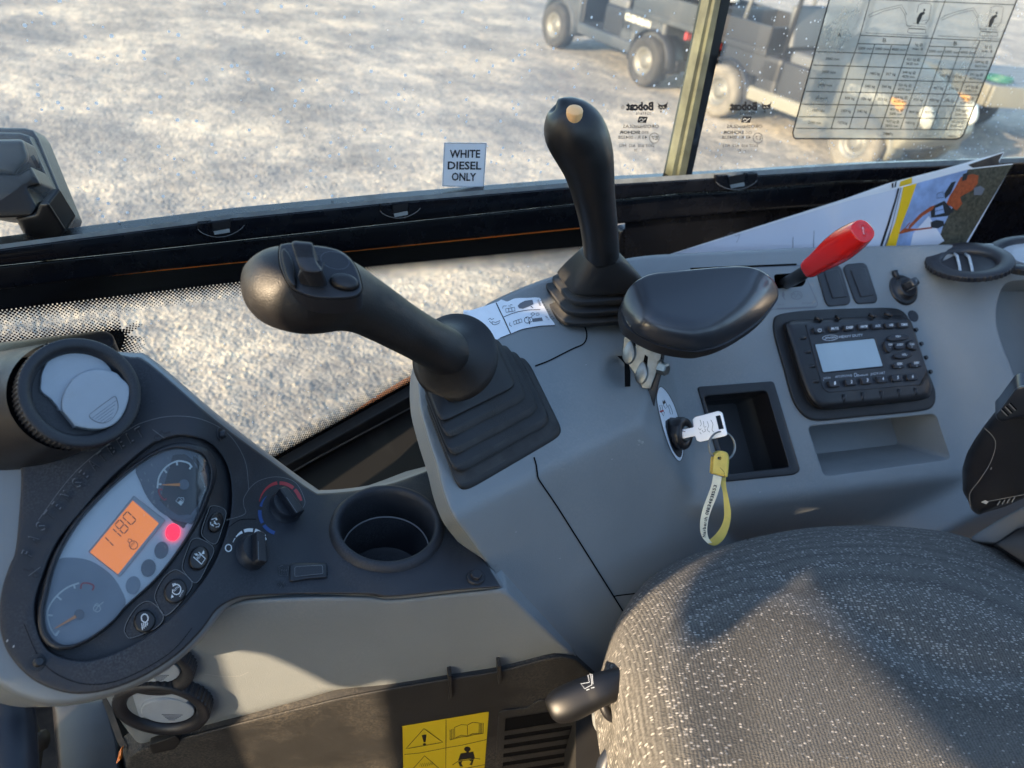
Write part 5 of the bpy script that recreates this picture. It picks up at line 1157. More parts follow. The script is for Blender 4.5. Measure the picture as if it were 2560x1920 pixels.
# ------------------------------------------------------------------ radio
RD = thing('radio', 'rugged black radio with blue grey display set in the grey console', 'radio', CS.at(2150, 900)); Q8 = xf(1850, 740, 3.318); RS = rad
b = MB(); plate(b, M['rubber'], catmull([Q8(*p) for p in [(285, 200), (330, 152), (500, 125), (700, 112), (1000, 102), (1220, 98), (1320, 112), (1385, 165), (1440, 300), (1530, 560), (1605, 740), (1622, 830), (1605, 905), (1540, 945), (1300, 975), (1000, 1002), (720, 1030), (620, 1030), (545, 1000), (480, 930), (430, 830), (360, 580), (290, 330)]], 4), RS, r=6, drop=.003, lift=.006, skirt=.008, step=0, es=9); b.build('mounting_bezel', RD)
def bumper(px, py): return 0
bo = catmull([Q8(*p) for p in [(372, 262), (395, 215), (460, 198), (700, 186), (1000, 172), (1300, 160), (1380, 178), (1425, 225), (1480, 390), (1545, 590), (1590, 720), (1588, 790), (1545, 850), (1300, 885), (1000, 915), (720, 940), (630, 915), (570, 850), (510, 720), (440, 500)]], 4)
fpo = rcorner([Q8(*p) for p in [(543, 232), (1385, 190), (1440, 290), (1552, 610), (1500, 738), (735, 802), (690, 770), (640, 600)]], 5)
b = MB(); plate(b, M['black'], bo, RS, r=20, drop=.016, lift=.026, skirt=.02, step=0, es=8)
b.build('body', RD)
BS = Fn(lambda x, y: RS.D(x, y)-.026+.001)
b = MB()
def rib(p, q, w=3.2): stroke(b, M['black'], [Q8(*p), Q8(*q)], w, RS, .0285); stroke(b, M['gap'], [(Q8(*p)[0]+2.5, Q8(*p)[1]+1), (Q8(*q)[0]+2.5, Q8(*q)[1]+1)], 1.6, RS, .0283)
b = MB()
def bump_rib(x0, y0, x1, y1, s0, s1):
    A0, A1 = PD(*Q8(x0, y0), RS.D(*Q8(x0, y0))-s0), PD(*Q8(x1, y1), RS.D(*Q8(x1, y1))-s1); tube(b, M['black'], [A0, (A0+A1)/2+rad.n*.0015, A1], .0030, 8)
for x0, y0, x1, y1 in ((448, 362, 540, 345), (488, 478, 580, 460), (530, 596, 618, 580), (560, 722, 650, 705)): bump_rib(x0, y0, x1, y1, .018, .0265)
for x0, y0, x1, y1 in ((840, 905, 862, 820), (995, 888, 1018, 802), (1150, 872, 1172, 790), (1298, 856, 1318, 775), (1440, 840, 1455, 765)): bump_rib(x0, y0, x1, y1, .018, .0265)
for x0, y0, x1, y1 in ((620, 178, 680, 205), (795, 168, 830, 195), (1070, 152, 1118, 180), (1200, 142, 1252, 170)): bump_rib(x0, y0, x1, y1, .020, .0265)
b.build('bumper_ribs', RD)
b = MB(); plate(b, M['fasc2'], fpo, RS, r=3, drop=.001, lift=.0275, skirt=.004, step=0, es=10); fp = b.build('faceplate', RD)
RF = Off(RS, .0275)
b = MB(); sc_ = rcorner([Q8(*p) for p in [(622, 400), (1115, 352), (1188, 580), (690, 632)]], 4); plate(b, M['fasc2'], rcorner([Q8(*p) for p in [(612, 392), (1122, 342), (1202, 590), (682, 644)]], 5), RF, r=2, drop=.001, lift=.0012, skirt=.002, step=0, es=10, holes=[sc_], hskirt=.002); b.build('screen_bezel', RD)
b = MB(); flat(b, M['rlcd'], sc_, RF, .0004); b.build('screen', RD)
def rb(cx, cy, w, h, s=None, capx=0, two=None, rr=.5):
    ex, ey = np.array([.9965, -.07]), np.array([.31, .95]); o = [(cx+ex[0]*a*w/2+ey[0]*c*h/2, cy+ex[1]*a*w/2+ey[1]*c*h/2) for a, c in ((-1, -1), (1, -1), (1, 1), (-1, 1))]
    b = MB(); plate(b, M['fascia'], rcorner([Q8(*p) for p in o], 4), RF, r=3.5, drop=.0022, lift=.0065, skirt=.007, step=0, es=5)
    if s == 'PWR':
        stroke(b, M['white'], [Q8(*p) for p in ell(cx+6, cy+4, 14, 15, 0, 16, -60, 240)], 1.1, RF, .0068); stroke(b, M['white'], [Q8(cx+6, cy-14), Q8(cx+6, cy+4)], 1.1, RF, .0068)
    elif s:
        wd_ = capx or w*.75; hh = 26 if len(s) == 1 else 19
        yy_ = cy-4 if two else cy+8
        txt(b, M['white'], s, Q8(cx+6-wd_/2, yy_+wd_*.035), Q8(cx+6+wd_/2, yy_-wd_*.035), (0, -hh/3.318), RF, .0069, bold=.02)
        if two: txt(b, M['white'], two, Q8(cx+8-6, yy_+24), Q8(cx+8+6, yy_+23), (0, -4), RF, .0069, bold=.02)
    b.build('button', RD)
for x, y, s, c in ((655, 280, 'PWR', 0), (782, 270, 'MUTE', 60), (905, 262, 'DISP', 58), (1022, 254, 'AM/FM', 58), (1138, 248, 'AUX', 44), (1248, 242, 'WB', 34), (1358, 238, 'TIMER', 56)): rb(x, y, 84, 52, s, c)
for k, (x, y) in enumerate(((782, 728), (920, 715), (1052, 702), (1182, 690), (1305, 680), (1428, 672))): rb(x, y, 88, 58, str(k+1), 14)
rb(1320, 576, 86, 44, 'SEEK', 46, '-'); rb(1460, 568, 86, 44, 'SEEK', 46, '+')
def fan(pts, s, two, x, y, w):
    b = MB(); plate(b, M['fascia'], catmull([Q8(*p) for p in pts], 3), RF, r=4, drop=.0024, lift=.0065, skirt=.007, step=0, es=5)
    txt(b, M['white'], s, Q8(x-w/2, y+8), Q8(x+w/2, y+5), (0, -17/3.318), RF, .0072, bold=.02)
    if two: txt(b, M['white'], two, Q8(x-5, y+28), Q8(x+7, y+27), (0, -4), RF, .0072)
    b.build('button', RD)
fan([(1225, 350), (1260, 325), (1320, 315), (1385, 325), (1405, 345), (1370, 365), (1310, 370), (1250, 372)], 'VOL+', None, 1312, 336, 46)
fan([(1205, 375), (1235, 380), (1255, 400), (1265, 430), (1245, 470), (1215, 450), (1198, 410)], 'TUN', '-', 1246, 405, 34)
fan([(1385, 395), (1425, 362), (1450, 380), (1468, 420), (1465, 448), (1420, 440), (1390, 425)], 'TUN', '+', 1426, 402, 38)
fan([(1280, 490), (1330, 468), (1400, 455), (1430, 475), (1415, 505), (1350, 520), (1300, 515)], 'VOL-', None, 1365, 488, 46)
fan([(1285, 400), (1310, 390), (1350, 390), (1372, 405), (1370, 432), (1340, 442), (1300, 440), (1284, 425)], 'AUDIO', None, 1328, 404, 54)
b = MB(); stroke(b, M['ltgrey'], [Q8(*p) for p in ell(748, 346, 64, 22, -4, 28)], 1.4, RF, .0006, closed=True); txt(b, M['ltgrey'], 'JENSEN', Q8(700, 357), Q8(796, 351), (0, -5), RF, .0006, bold=.02, shear=.05); txt(b, M['ltgrey'], 'HEAVY DUTY', Q8(822, 350), Q8(1020, 332), (0, -6), RF, .0006, bold=.02)
txt(b, M['ltgrey'], 'NOAA', Q8(694, 692), Q8(752, 684), (0, -5), RF, .0006); stroke(b, M['ltgrey'], [Q8(694, 706), Q8(692, 692)], .9, RF, .0006); txt(b, M['ltgrey'], 'AM/FM/WB', Q8(788, 680), Q8(930, 668), (0, -6), RF, .0006); stroke(b, M['ltgrey'], [Q8(*p) for p in ell(957, 654, 10, 15, 0, 16)], 1.3, RF, .0006, closed=True); txt(b, M['ltgrey'], 'Bluetooth', Q8(970, 668), Q8(1062, 660), (0, -5.5), RF, .0006, bold=.01); txt(b, M['ltgrey'], 'JHD910BT', Q8(1082, 658), Q8(1206, 646), (0, -6), RF, .0006)
for k in range(2): stroke(b, M['gap'], [Q8(1490+k*14, 742), Q8(1548+k*8, 640+k*10)], 1.3, RF, .0006)
b.build('lettering', RD)
for x, y in ((1456, 282), (1500, 398), (1538, 512), (1575, 630)):
    b = MB(); lathe(b, M['black'], Fr(RS.at(*Q8(x, y), .012), rad.n, (1, 0, 0)), [(.0035, 0), (.003, .003)], 10, cap1=True); b.build('stud', RD)
# ------------------------------------------------------------------ ignition switch with key and strap
Q6 = xf(1500, 800, 2.765)
IG = thing('ignition_switch', 'black ignition switch on a white decal at the side of the console', 'ignition switch', CS.at(1690, 1080))
b = MB(); dec = catmull([Q6(*p) for p in [(405, 475), (425, 462), (465, 500), (505, 570), (535, 650), (560, 750), (578, 860), (575, 930), (560, 970), (540, 972), (512, 940), (480, 880), (445, 780), (420, 690), (400, 600), (392, 530)]], 4)
plate(b, M['paperw'], dec, CS, lift=.0010, step=8, es=6); flat(b, M['fascia'], catmull([Q6(*p) for p in [(452, 700), (530, 690), (562, 780), (570, 860), (566, 930), (548, 950), (515, 920), (480, 840)]], 3), CS, .0013, es=8)
stroke(b, M['ink'], dec, 1.4, CS, .0014, closed=True)
for pts in ([(412, 590), (428, 588), (432, 620), (445, 640), (440, 665), (425, 640)], [(432, 560), (446, 552), (458, 580), (466, 600), (452, 612), (440, 590)], [(470, 590), (480, 585), (496, 620), (502, 650), (486, 650), (480, 620)]): stroke(b, M['ink'], [Q6(*p) for p in pts], 1.1, CS, .0014, closed=True)
flat(b, M['redp'], [Q6(*p) for p in [(412, 628), (440, 620), (441, 632), (414, 640)]], CS, .0016); flat(b, M['ink'], [Q6(*p) for p in [(434, 566), (446, 556), (452, 572), (441, 584)]], CS, .0016); b.build('decal', IG)
Dk = CS.D(1690, 1082)-.006; kf = Fr(PD(1684, 1083, Dk), vdir(1690, 1082, .86, -.02, .46), vdir(1690, 1082, 0, 1, 0)); Rk = unit(40, Dk)
b = MB(); lathe(b, M['black'], kf, [(Rk, -.008), (Rk*.96, .003), (Rk*1.02, .005), (Rk*1.02, .014), (Rk*.95, .0165), (Rk*.55, .0168), (Rk*.5, .015)], 48, cap1=True, tw=lambda i, r, z: 1-(.03 if (i//2) % 2 and r > Rk*.99 and z > 0 else 0)); b.build('collar', IG)
b = MB(); kf2 = Fr(kf.p(0, 0, .0165), kf.z, kf.x); lathe(b, M['steel'], kf2, [(Rk*.46, -.002), (Rk*.46, .0008), (Rk*.42, .0012)], 28, cap1=True); b.build('lock_barrel', IG)
KS = Pl3(PD(1706, 1085, Dk-.018), PD(1815, 1060, Dk-.040), PD(1790, 1100, Dk-.038))
KY = thing('ignition_key', 'square headed nickel key standing in the ignition switch', 'key', KS.at(1775, 1065))
kh = rcorner([Q6(*p) for p in [(640, 688), (660, 670), (820, 628), (845, 640), (880, 790), (868, 800), (690, 842), (668, 832), (658, 800), (570, 820), (560, 758), (648, 742)]], 3)
b = MB(); plate(b, M['key'], kh, KS, r=2.5, drop=.0006, skirt=.0024, step=0, es=5, holes=[[Q6(*p) for p in [(798, 664), (830, 656), (856, 750), (820, 758)]]], hskirt=.0024); kk = b.build('blade_and_head', KY)
b = MB()
for pts in ([(692, 690), (700, 720), (690, 735)], [(715, 700), (720, 740), (735, 735)], [(680, 745), (690, 760), (700, 750)], [(705, 760), (715, 775), (730, 765), (722, 750)], [(740, 700), (750, 730), (742, 760), (760, 775)], [(765, 690), (780, 720), (775, 760), (788, 775)], [(690, 775), (700, 790)]): stroke(b, M['steel'], catmull([Q6(*p) for p in pts], 4, False), 1.2, KS, .0003)
stroke(b, M['ink'], [Q6(*p) for p in [(552, 768), (575, 768), (590, 772)]], 1.5, KS, .0004); b.build('engraving', KY)
RG = thing('key_ring', 'thin steel split ring through the key head', 'key ring', PD(1806, 1113, Dk-.04))
b = MB(); rf = Fr(PD(1805, 1115, Dk-.040), vdir(1805, 1115, .45, .05, .8), vdir(1805, 1115, 0, 1, 0)); rr_ = unit(36, Dk-.04)
tube(b, M['steel'], [rf.p(rr_*math.cos(a), rr_*math.sin(a), .0012*math.sin(a*.5)) for a in np.linspace(0, 4*math.pi, 90)], .0010, 8); b.build('split_ring', RG)
FB = thing('key_strap', 'looped yellow and cream vinyl key strap printed with a phone number', 'key strap', PD(1810, 1250, Dk-.03))
FSa = Pl3(PD(1800, 1150, Dk-.046), PD(1835, 1150, Dk-.044), PD(1770, 1330, Dk-.052)); FSb = Off(FSa, -.010)
b = MB(); plate(b, M['ystrap'], rcorner([Q6(*p) for p in [(775, 1062), (782, 965), (792, 925), (825, 905), (850, 904), (880, 915), (893, 945), (892, 990), (882, 1088)]], 4), FSa, r=4, drop=.002, skirt=.008, step=0, es=6, lift=.002, holes=[[Q6(*p) for p in ell(826, 955, 14, 12, 0, 12)]], hskirt=.006); stroke(b, M['rust'], [Q6(*p) for p in [(830, 1020), (858, 1050), (860, 1090)]], 1, FSa, .0024); b.build('clasp', FB)
b = MB()
def ribbon(L, Rr_, mk, S):   # strap band between two edge paths
    A = catmull([Q6(*p) for p in L], 5, False); B = catmull([Q6(*p) for p in Rr_], 5, False); n = min(len(A), len(B)); W = [S.at(*p) for p in A[:n]]+[S.at(*p) for p in B[:n]]
    F = [(i, i+1, n+i+1, n+i) for i in range(n-1)]; b.add(W, F, M[mk]); W2 = [S.at(*p, -.0015) for p in A[:n]]+[S.at(*p, -.0015) for p in B[:n]]; b.add(W2, [f[::-1] for f in F], M[mk]); b.add(W[:n]+W2[:n], F, M[mk]); b.add(W[n:]+W2[n:], F, M[mk])
ribbon([(828, 1090), (838, 1150), (850, 1200), (858, 1300), (856, 1370), (835, 1430), (800, 1480), (765, 1512), (735, 1530)], [(870, 1085), (872, 1150), (888, 1230), (905, 1330), (895, 1420), (865, 1500), (825, 1545), (790, 1560), (750, 1548)], 'ystrap', FSb)
b.build('back_band', FB); b = MB()
ribbon([(783, 1070), (770, 1140), (745, 1210), (715, 1290), (697, 1360), (692, 1420), (696, 1470), (712, 1510), (745, 1545)], [(842, 1085), (830, 1150), (808, 1220), (775, 1300), (752, 1370), (742, 1430), (742, 1470), (752, 1510), (775, 1540)], 'cstrap', FSa)
for s, a, c in (('Narberth', (725, 1500), (738, 1358)), ('01834831553', (742, 1345), (800, 1140))):
    n_ = len(s); 
    A = np.array([[722, 1502], [724, 1430], [736, 1360], [757, 1290], [782, 1215], [803, 1138]], float)
    if n_ == 8: pth = A[:3]
    else: pth = np.array([[739, 1348], [757, 1285], [780, 1215], [802, 1138]], float)
    L_ = np.r_[0, np.cumsum(np.hypot(*np.diff(pth, axis=0).T))]; Wd = [dict(N=1.1, b=1, e=1, r=.7, t=.65, h=1, a=1, **{'1': .62}).get(c_, 1) for c_ in s]; cs = np.r_[0, np.cumsum(Wd)]/sum(Wd)*L_[-1]
    for i, c_ in enumerate(s):
        p = np.array([np.interp(cs[i]+1, L_, pth[:, 0]), np.interp(cs[i]+1, L_, pth[:, 1])]); q = np.array([np.interp(cs[i+1]-3, L_, pth[:, 0]), np.interp(cs[i+1]-3, L_, pth[:, 1])]); d_ = (q-p)/np.linalg.norm(q-p); nn_ = np.array([d_[1], -d_[0]])
        p = p-nn_*8; q = q-nn_*8; txt(b, M['ink'], c_, Q6(*p), Q6(*q), nn_*22/2.765, FSa, .0005, bold=.02)
b.build('printed_band', FB)
# ------------------------------------------------------------------ joysticks
def boot(b, base, u, v, hu, hv, top, tu, tv, tr, nrib=4, e0=7, mk='rubber', zt=.55, shrink=.15, groove=.12):
    """stepped rubber bellows from a rounded square foot to a round neck"""
    C0 = np.array(base); C1 = np.array(top); RR = []
    def ring(t, s, e, blend=0):
        c = C0+(C1-C0)*t; uu = nrm(u*(1-blend)+tu*blend); vv = nrm(v*(1-blend)+tv*blend)
        return sring(c, uu, vv, hu*s*(1-blend)+tr*blend, hv*s*(1-blend)+tr*blend, e, 72)
    for k in range(nrib):
        s = 1-shrink*k; t0 = zt*k/nrib; t1 = zt*(k+.47)/nrib; t2 = zt*(k+.56)/nrib
        RR += [ring(t0, s*.99, e0), ring(t0+.012, s, e0), ring(t1-.012, s*.99, e0), ring(t1, s*.985, e0), ring(t1+.012, s*.965, e0), ring(t2, s-groove*.9, e0), ring(zt*(k+1)/nrib-.004, s-groove, e0)]
    s = 1-shrink*nrib+.02
    RR += [ring(zt, s, e0), ring(zt+.03, s*1.01, e0)]
    for q in (.15, .35, .6, .85, 1.0):
        RR.append(ring(zt+.03+(1-zt-.03)*q, s*(1-.10*q), e0*(1-q)+2.2*q, q**1.3))
    rings(b, M[mk], RR)
    k0 = len(b.f)-2-(len(RR)-1)*72; md = b.mi(M['rubberd'])
    for k in range(nrib):
        for j in (4, 5):
            for i in range(72): b.m[k0+(k*6+j-1)*72+i] = md
# front joystick with rocker
J1 = thing('joystick', 'front joystick with leather grained head, rocker and thumb button', 'joystick', cTop.at(1240, 1130))
uB, uR = cTop.at(1152, 1238), cTop.at(1412, 1086); u1 = nrm(uR-uB); v1 = nrm(np.cross(cTop.n if cTop.n[2] > 0 else -cTop.n, u1)); hu = np.linalg.norm(uR-uB)/2*1.0; uT = cTop.at(1066, 1015); v1 = nrm(uT-uB); hv = np.linalg.norm(uT-uB)/2
bc = (uB+uR)/2+v1*hv; fl_c = PD(1137, 893, .742)
b = MB(); boot(b, bc, u1, v1, hu, hv, PD(1148, 903, .774), u1, v1, unit(62, .776), nrib=4, e0=11, shrink=.082, zt=.76, groove=.20); b.build('bellows_boot', J1)
b = MB()
loft(b, M['grip'], [(623, 705, .622, 3, 1), (626, 704, .622, 30, .9), (640, 704, .620, 62, .9), (672, 710, .616, 92, .9), (715, 719, .613, 106, .9), (760, 724, .614, 111, .88), (810, 730, .622, 105, .86), (858, 741, .634, 90, .84), (905, 760, .648, 76, .86), (950, 785, .664, 69, .9), (1000, 815, .682, 63, .92), (1040, 838, .698, 60, .95), (1075, 858, .712, 59, .97), (1105, 874, .724, 60, 1.0), (1125, 886, .735, 60, 1.0)], n=64, dens=4)
na = nrm(PD(1050, 843, .702)-PD(1105, 874, .726)); nb = vdir(1134, 893, -.30, .16, .94); RR = []; ca, cb_ = PD(1046, 841, .701), PD(1136, 893, .745)
for q in np.linspace(0, 1, 16):
    n_ = nrm(na*(1-q)+nb*q); f_ = Fr(ca+(cb_-ca)*(1-(1-q)**1.25), n_, vdir(1134, 893, 1, 0, 0)); r_q = unit(50+63*q**2.6, .735); RR.append([f_.p(r_q*math.cos(a), r_q*math.sin(a)) for a in np.linspace(0, 2*math.pi, 65)[:-1]])
for dz, k_ in ((-.0022, 1.005), (-.0045, .985), (-.0065, .93), (-.010, .55)): RR.append([f_.p(r_q*k_*math.cos(a), r_q*k_*math.sin(a), dz) for a in np.linspace(0, 2*math.pi, 65)[:-1]])
rings(b, M['grip'], RR, cap=True)
g1 = b.build('grip', J1)
JH = Fn(lambda x, y: .568+.00014*(x-640)+.00004*(y-600)+.0000018*((x-765)**2)*.25+.0000016*((y-690)**2))
Qj = xf(640, 580, 5.925)
plo = catmull([Qj(*p) for p in [(350, 215), (420, 175), (520, 165), (700, 190), (850, 200), (1050, 225), (1250, 285), (1400, 400), (1500, 560), (1555, 740), (1565, 860), (1500, 945), (1350, 980), (1100, 990), (850, 970), (640, 900), (500, 800), (400, 620), (345, 430)]], 4)
JS = Pl3(PD(700, 618, .585), PD(890, 640, .590), PD(760, 745, .566))
b = MB(); plate(b, M['fasc2'], plo, JS, r=6, drop=.003, skirt=.02, step=0, es=6, lift=-.002)
stroke(b, M['gap'], [(x+(x-800)*.012, y+(y-675)*.02) for x, y in plo], 2.2, JS, -.0015, closed=True); b.build('switch_plate', g1)
b = MB(); 
stroke(b, M['inkg'], [Qj(*p) for p in ell(1170, 420, 215, 125, 14, 36)], .9, JS, -.0012, closed=True); b.build('blank_button', g1)
f = Fr(JS.at(*Qj(1310, 770), -.003), JS.norm(0, 0), PD(900, 720, .58)-PD(840, 705, .58)); b = MB()
lathe(b, M['black'], f, [(.0108, .0), (.0108, .003), (.0104, .0045), (.0085, .0056), (.004, .0062), (.0003, .0063)], 40, sy=.62); lathe(b, M['gap'], f, [(.0115, .0013), (.0108, .0013)], 40, sy=.64); b.build('thumb_button', g1)
b = MB()                                   # pale rubber lip left of the rocker
plate(b, M['grip'], catmull([Qj(*p) for p in [(400, 245), (450, 270), (510, 350), (560, 480), (590, 640), (595, 810), (540, 790), (480, 720), (430, 600), (390, 450), (375, 320)]], 3), JS, r=4, drop=.004, lift=.004, skirt=.01, step=0, es=5); b.build('rocker_guard', g1)
b = MB(); rk = [(530, 140), (820, 160), (855, 230), (870, 330), (900, 450), (985, 555), (968, 600), (940, 640), (720, 620), (660, 580), (590, 520), (545, 330), (490, 250)]
plate(b, M['fasc2'], catmull([Qj(*p) for p in [(545, 140), (680, 142), (815, 158), (845, 200), (862, 290), (885, 400), (930, 490), (980, 552), (960, 600), (850, 610), (740, 600), (680, 560), (620, 480), (575, 340), (535, 220)]], 3), Pl3(PD(735, 605, .556), PD(780, 610, .556), PD(785, 680, .548)), r=5, drop=.004, skirt=.020, step=0, es=5)
rp_ = Pl3(PD(735, 605, .556), PD(780, 610, .556), PD(785, 680, .548))
for k in range(12): stroke(b, M['gap'], [Qj(545+k*3, 185+k*16), Qj(835+k*3, 195+k*16)], .7, rp_, .0004)
plate(b, M['fasc2'], catmull([Qj(*p) for p in [(690, 560), (860, 585), (962, 600), (950, 680), (915, 760), (840, 800), (740, 800), (650, 745), (620, 660), (640, 600)]], 3), Pl3(PD(750, 675, .556), PD(800, 680, .555), PD(775, 715, .572)), r=6, drop=.004, skirt=.01, step=0, es=5); b.build('rocker', g1)
b = MB()
def onhead(pts, w, mk, lift, f_): stroke(b, M[mk], catmull(pts, 5, False), w, f_, lift)
# side joystick
J2 = thing('joystick', 'rear joystick with smooth black handle and cream button on top', 'joystick', cTop.at(1500, 790))
b2c = cTop.at(1512, 762, .002); b = MB(); u2 = nrm((1, -.14, 0)); v2 = np.array([.14, 1, 0]); v2 = nrm(v2)
boot(b, b2c, u2, v2, .078, .050, PD(1503, 628, .885), u2, v2, unit(46, .885), nrib=3, e0=6, shrink=.12, zt=.46, groove=.20); bo2 = b.build('bellows_boot', J2)
b = MB(); lathe(b, M['line'], Fr(PD(1452, 692, .905), vdir(1452, 692, -.45, .1, .88), vdir(0, 0, 0, 1, 0)), [(.0105, 0), (.0100, .0003)], 24, sy=.62); b.build('moulded_mark', bo2)
b = MB(); loft(b, M['grip2'], [(1394, 262, .772, 4, 1), (1396, 263, .772, 28, 1), (1402, 272, .774, 46, 1), (1414, 292, .778, 64, .95), (1430, 320, .784, 75, .92), (1448, 352, .792, 76, .9), (1464, 392, .802, 70, .9), (1474, 430, .812, 62, .92), (1483, 480, .826, 54, .95), (1492, 530, .842, 49, .98), (1499, 580, .860, 46, 1), (1502, 612, .872, 45, 1), (1504, 640, .884, 44, 1)], n=48, dens=4)
g2 = b.build('handle', J2)
b = MB(); f = Fr(PD(1436, 284, .757), vdir(1436, 280, .10, .80, .59), vdir(1436, 280, 1, 0, 0)); lathe(b, M['cream'], f, [(.0082, -.006), (.0082, .0035), (.0076, .0048), (.0050, .0058), (.0005, .0062)], 36, cap1=True); b.build('top_button', g2)
# ------------------------------------------------------------------ padded lockout lever
LV = thing('lockout_lever', 'safety lever with a glossy black pad on a zinc bracket', 'lever', PD(1740, 770, .84))
padS = Pl(PD(1750, 770, .83), (-.08, -.30, .95))
po = catmull([(1556, 790), (1554, 765), (1560, 742), (1576, 716), (1600, 697), (1633, 684), (1700, 677), (1760, 671), (1817, 667), (1850, 666), (1880, 669), (1908, 680), (1930, 697), (1943, 716), (1946, 735), (1938, 755), (1900, 800), (1847, 838), (1800, 862), (1760, 873), (1731, 876), (1674, 868), (1625, 852), (1585, 830), (1564, 812)], 5)
def prel(px, py):                   # flat crown, sides falling away towards the driver
    A, B = padlow[:-1], padlow[1:]; P = np.array([px, py]); ab = B-A; t = np.clip(((P-A)*ab).sum(1)/(ab*ab).sum(1), 0, 1); d = np.hypot(*(P-A-t[:, None]*ab).T).min()
    q = min(1, d/86.); return -.038*(1-q)**1.9
padlow = np.array(catmull([(1540, 742), (1556, 790), (1585, 832), (1625, 854), (1674, 870), (1731, 878), (1765, 874), (1800, 864), (1847, 840), (1900, 802), (1940, 756), (1956, 722)], 6, False), float)
b = MB(); plate(b, M['gloss'], po, padS, r=3, drop=.0015, skirt=.014, step=6, es=5, relief=prel); b.build('pad', LV)
b = MB(); plate(b, M['black'], [(x, y+4) for x, y in po], Off(padS, -.036), step=40, es=16, skirt=.01); b.build('pad_underside', LV)
BR = Pl3(PD(1572, 830, .890), PD(1655, 870, .885), PD(1612, 970, .895))
b = MB(); plate(b, M['steel'], [(1568, 800), (1680, 850), (1657, 868), (1648, 912), (1626, 972), (1607, 970), (1586, 932), (1556, 890), (1560, 850)], BR, r=2, drop=.0005, skirt=.004, step=0, es=12)
flat(b, M['gap'], [(1580, 838), (1588, 842), (1590, 866), (1580, 862)], BR, .0006); flat(b, M['gap'], [(1612, 886), (1620, 892), (1618, 914), (1608, 906)], BR, .0006); b.build('bracket', LV)
for (x, y) in ((1572, 880), (1603, 930)):
    b = MB(); f = Fr(BR.at(x, y), vdir(x, y, -.45, .1, .88), vdir(x, y, 1, 0, 0)); r0 = unit(31, BR.D(x, y)); lathe(b, M['steel'], f, [(r0, .0), (r0*.99, .0012), (r0*.85, .0022), (r0*.4, .003), (.0003, .0032)], 32, sx=.60); b.build('carriage_bolt', LV)
b = MB(); plate(b, M['black'], rcorner([(1657, 866), (1663, 880), (1655, 930), (1640, 990), (1635, 1022), (1628, 1016), (1590, 970), (1607, 966), (1626, 972), (1645, 915)], 3), Off(BR, -.006), r=3, drop=.002, skirt=.010, step=0, es=8); b.build('pivot_arm', LV)
b = MB(); tube(b, M['steel'], [PD(1650, 905, .885), PD(1668, 925, .895)], .004, 8); f = Fr(PD(1658, 922, .886), vdir(1658, 922, .8, -.2, .5)); lathe(b, M['steel'], f, [(.0075, -.005), (.0075, .005), (.005, .006)], 6, cap1=True, smooth=False); b.build('nut', LV)
# ------------------------------------------------------------------ red throttle lever
TL = thing('throttle_lever', 'bright red handle on a black rod rising from a slot in the console', 'lever', PD(1965, 708, 1.08))
b = MB(); loft(b, M['black'], [(1946, 718, 1.17, 15, 1), (1972, 704, 1.10, 16, 1), (2000, 688, 1.05, 17, 1), (2030, 668, 1.02, 17, 1)], n=16, dens=2); b.build('rod', TL)
b = MB(); loft(b, M['red'], [(2019, 673, 1.024, 4, 1), (2021, 672, 1.022, 18, 1), (2026, 669, 1.018, 25, 1), (2050, 652, .998, 29, 1), (2080, 631, .974, 36, 1), (2100, 617, .958, 39, 1), (2120, 603, .942, 39, 1), (2142, 588, .926, 35, 1), (2154, 580, .917, 31, 1), (2158, 577, .914, 27, 1), (2158.6, 576.6, .9136, 4, 1)], n=48, e=2.5, dens=3)
b.build('handle', TL)
# ------------------------------------------------------------------ seat
ST = thing('seat', 'driving seat cushion in dark speckled fabric at the lower right', 'seat', PH(2000, 1650, -.6))
seatP = Pl(PH(2000, 1600, -.555), (0, 0, 1))
sto = catmull([(1556, 1920), (1538, 1848), (1524, 1765), (1514, 1702), (1517, 1644), (1531, 1582), (1562, 1520), (1610, 1457), (1663, 1419), (1725, 1388), (1807, 1364), (1893, 1342), (2003, 1322), (2123, 1314), (2243, 1316), (2363, 1330), (2458, 1356), (2560, 1394), (2680, 1450), (2800, 1560)], 6, False)+[(2800, 2100), (1610, 2100)]
crease = np.array(catmull([(1780, 1345), (1835, 1371), (1884, 1408), (1960, 1450), (2041, 1490), (2110, 1530), (2171, 1566), (2235, 1602), (2291, 1634), (2340, 1660), (2386, 1677), (2460, 1684), (2560, 1682), (2800, 1660)], 3, False), float)
def srel(px, py):
    A = crease[:-1]; B = crease[1:]; P = np.array([px, py]); ab = B-A; t = np.clip(((P-A)*ab).sum(1)/(ab*ab).sum(1), 0, 1); q = A+t[:, None]*ab; dd = np.hypot(*(P-q).T); i = dd.argmin(); d = dd[i]
    s = np.sign(ab[i][0]*(P-A[i])[1]-ab[i][1]*(P-A[i])[0])    # + below the crease (front bolster)
    fade = sst((px-1790)/190.)
    o = -.006*math.exp(-(d/42.)**2)*fade
    o += (.004*(1-math.exp(-(d/140.)**2)) if s > 0 else -.002*(1-math.exp(-(d/90.)**2)))*fade
    return o
b = MB(); plate(b, M['fabric'], sto, seatP, r=200, drop=.110, skirt=.06, step=12, es=10, fr_=(.03, .07, .13, .2, .28, .37, .47, .58, .7, .85, 1.0), relief=srel, sdir=(0, 0, -1)); b.build('cushion', ST, sub=0)
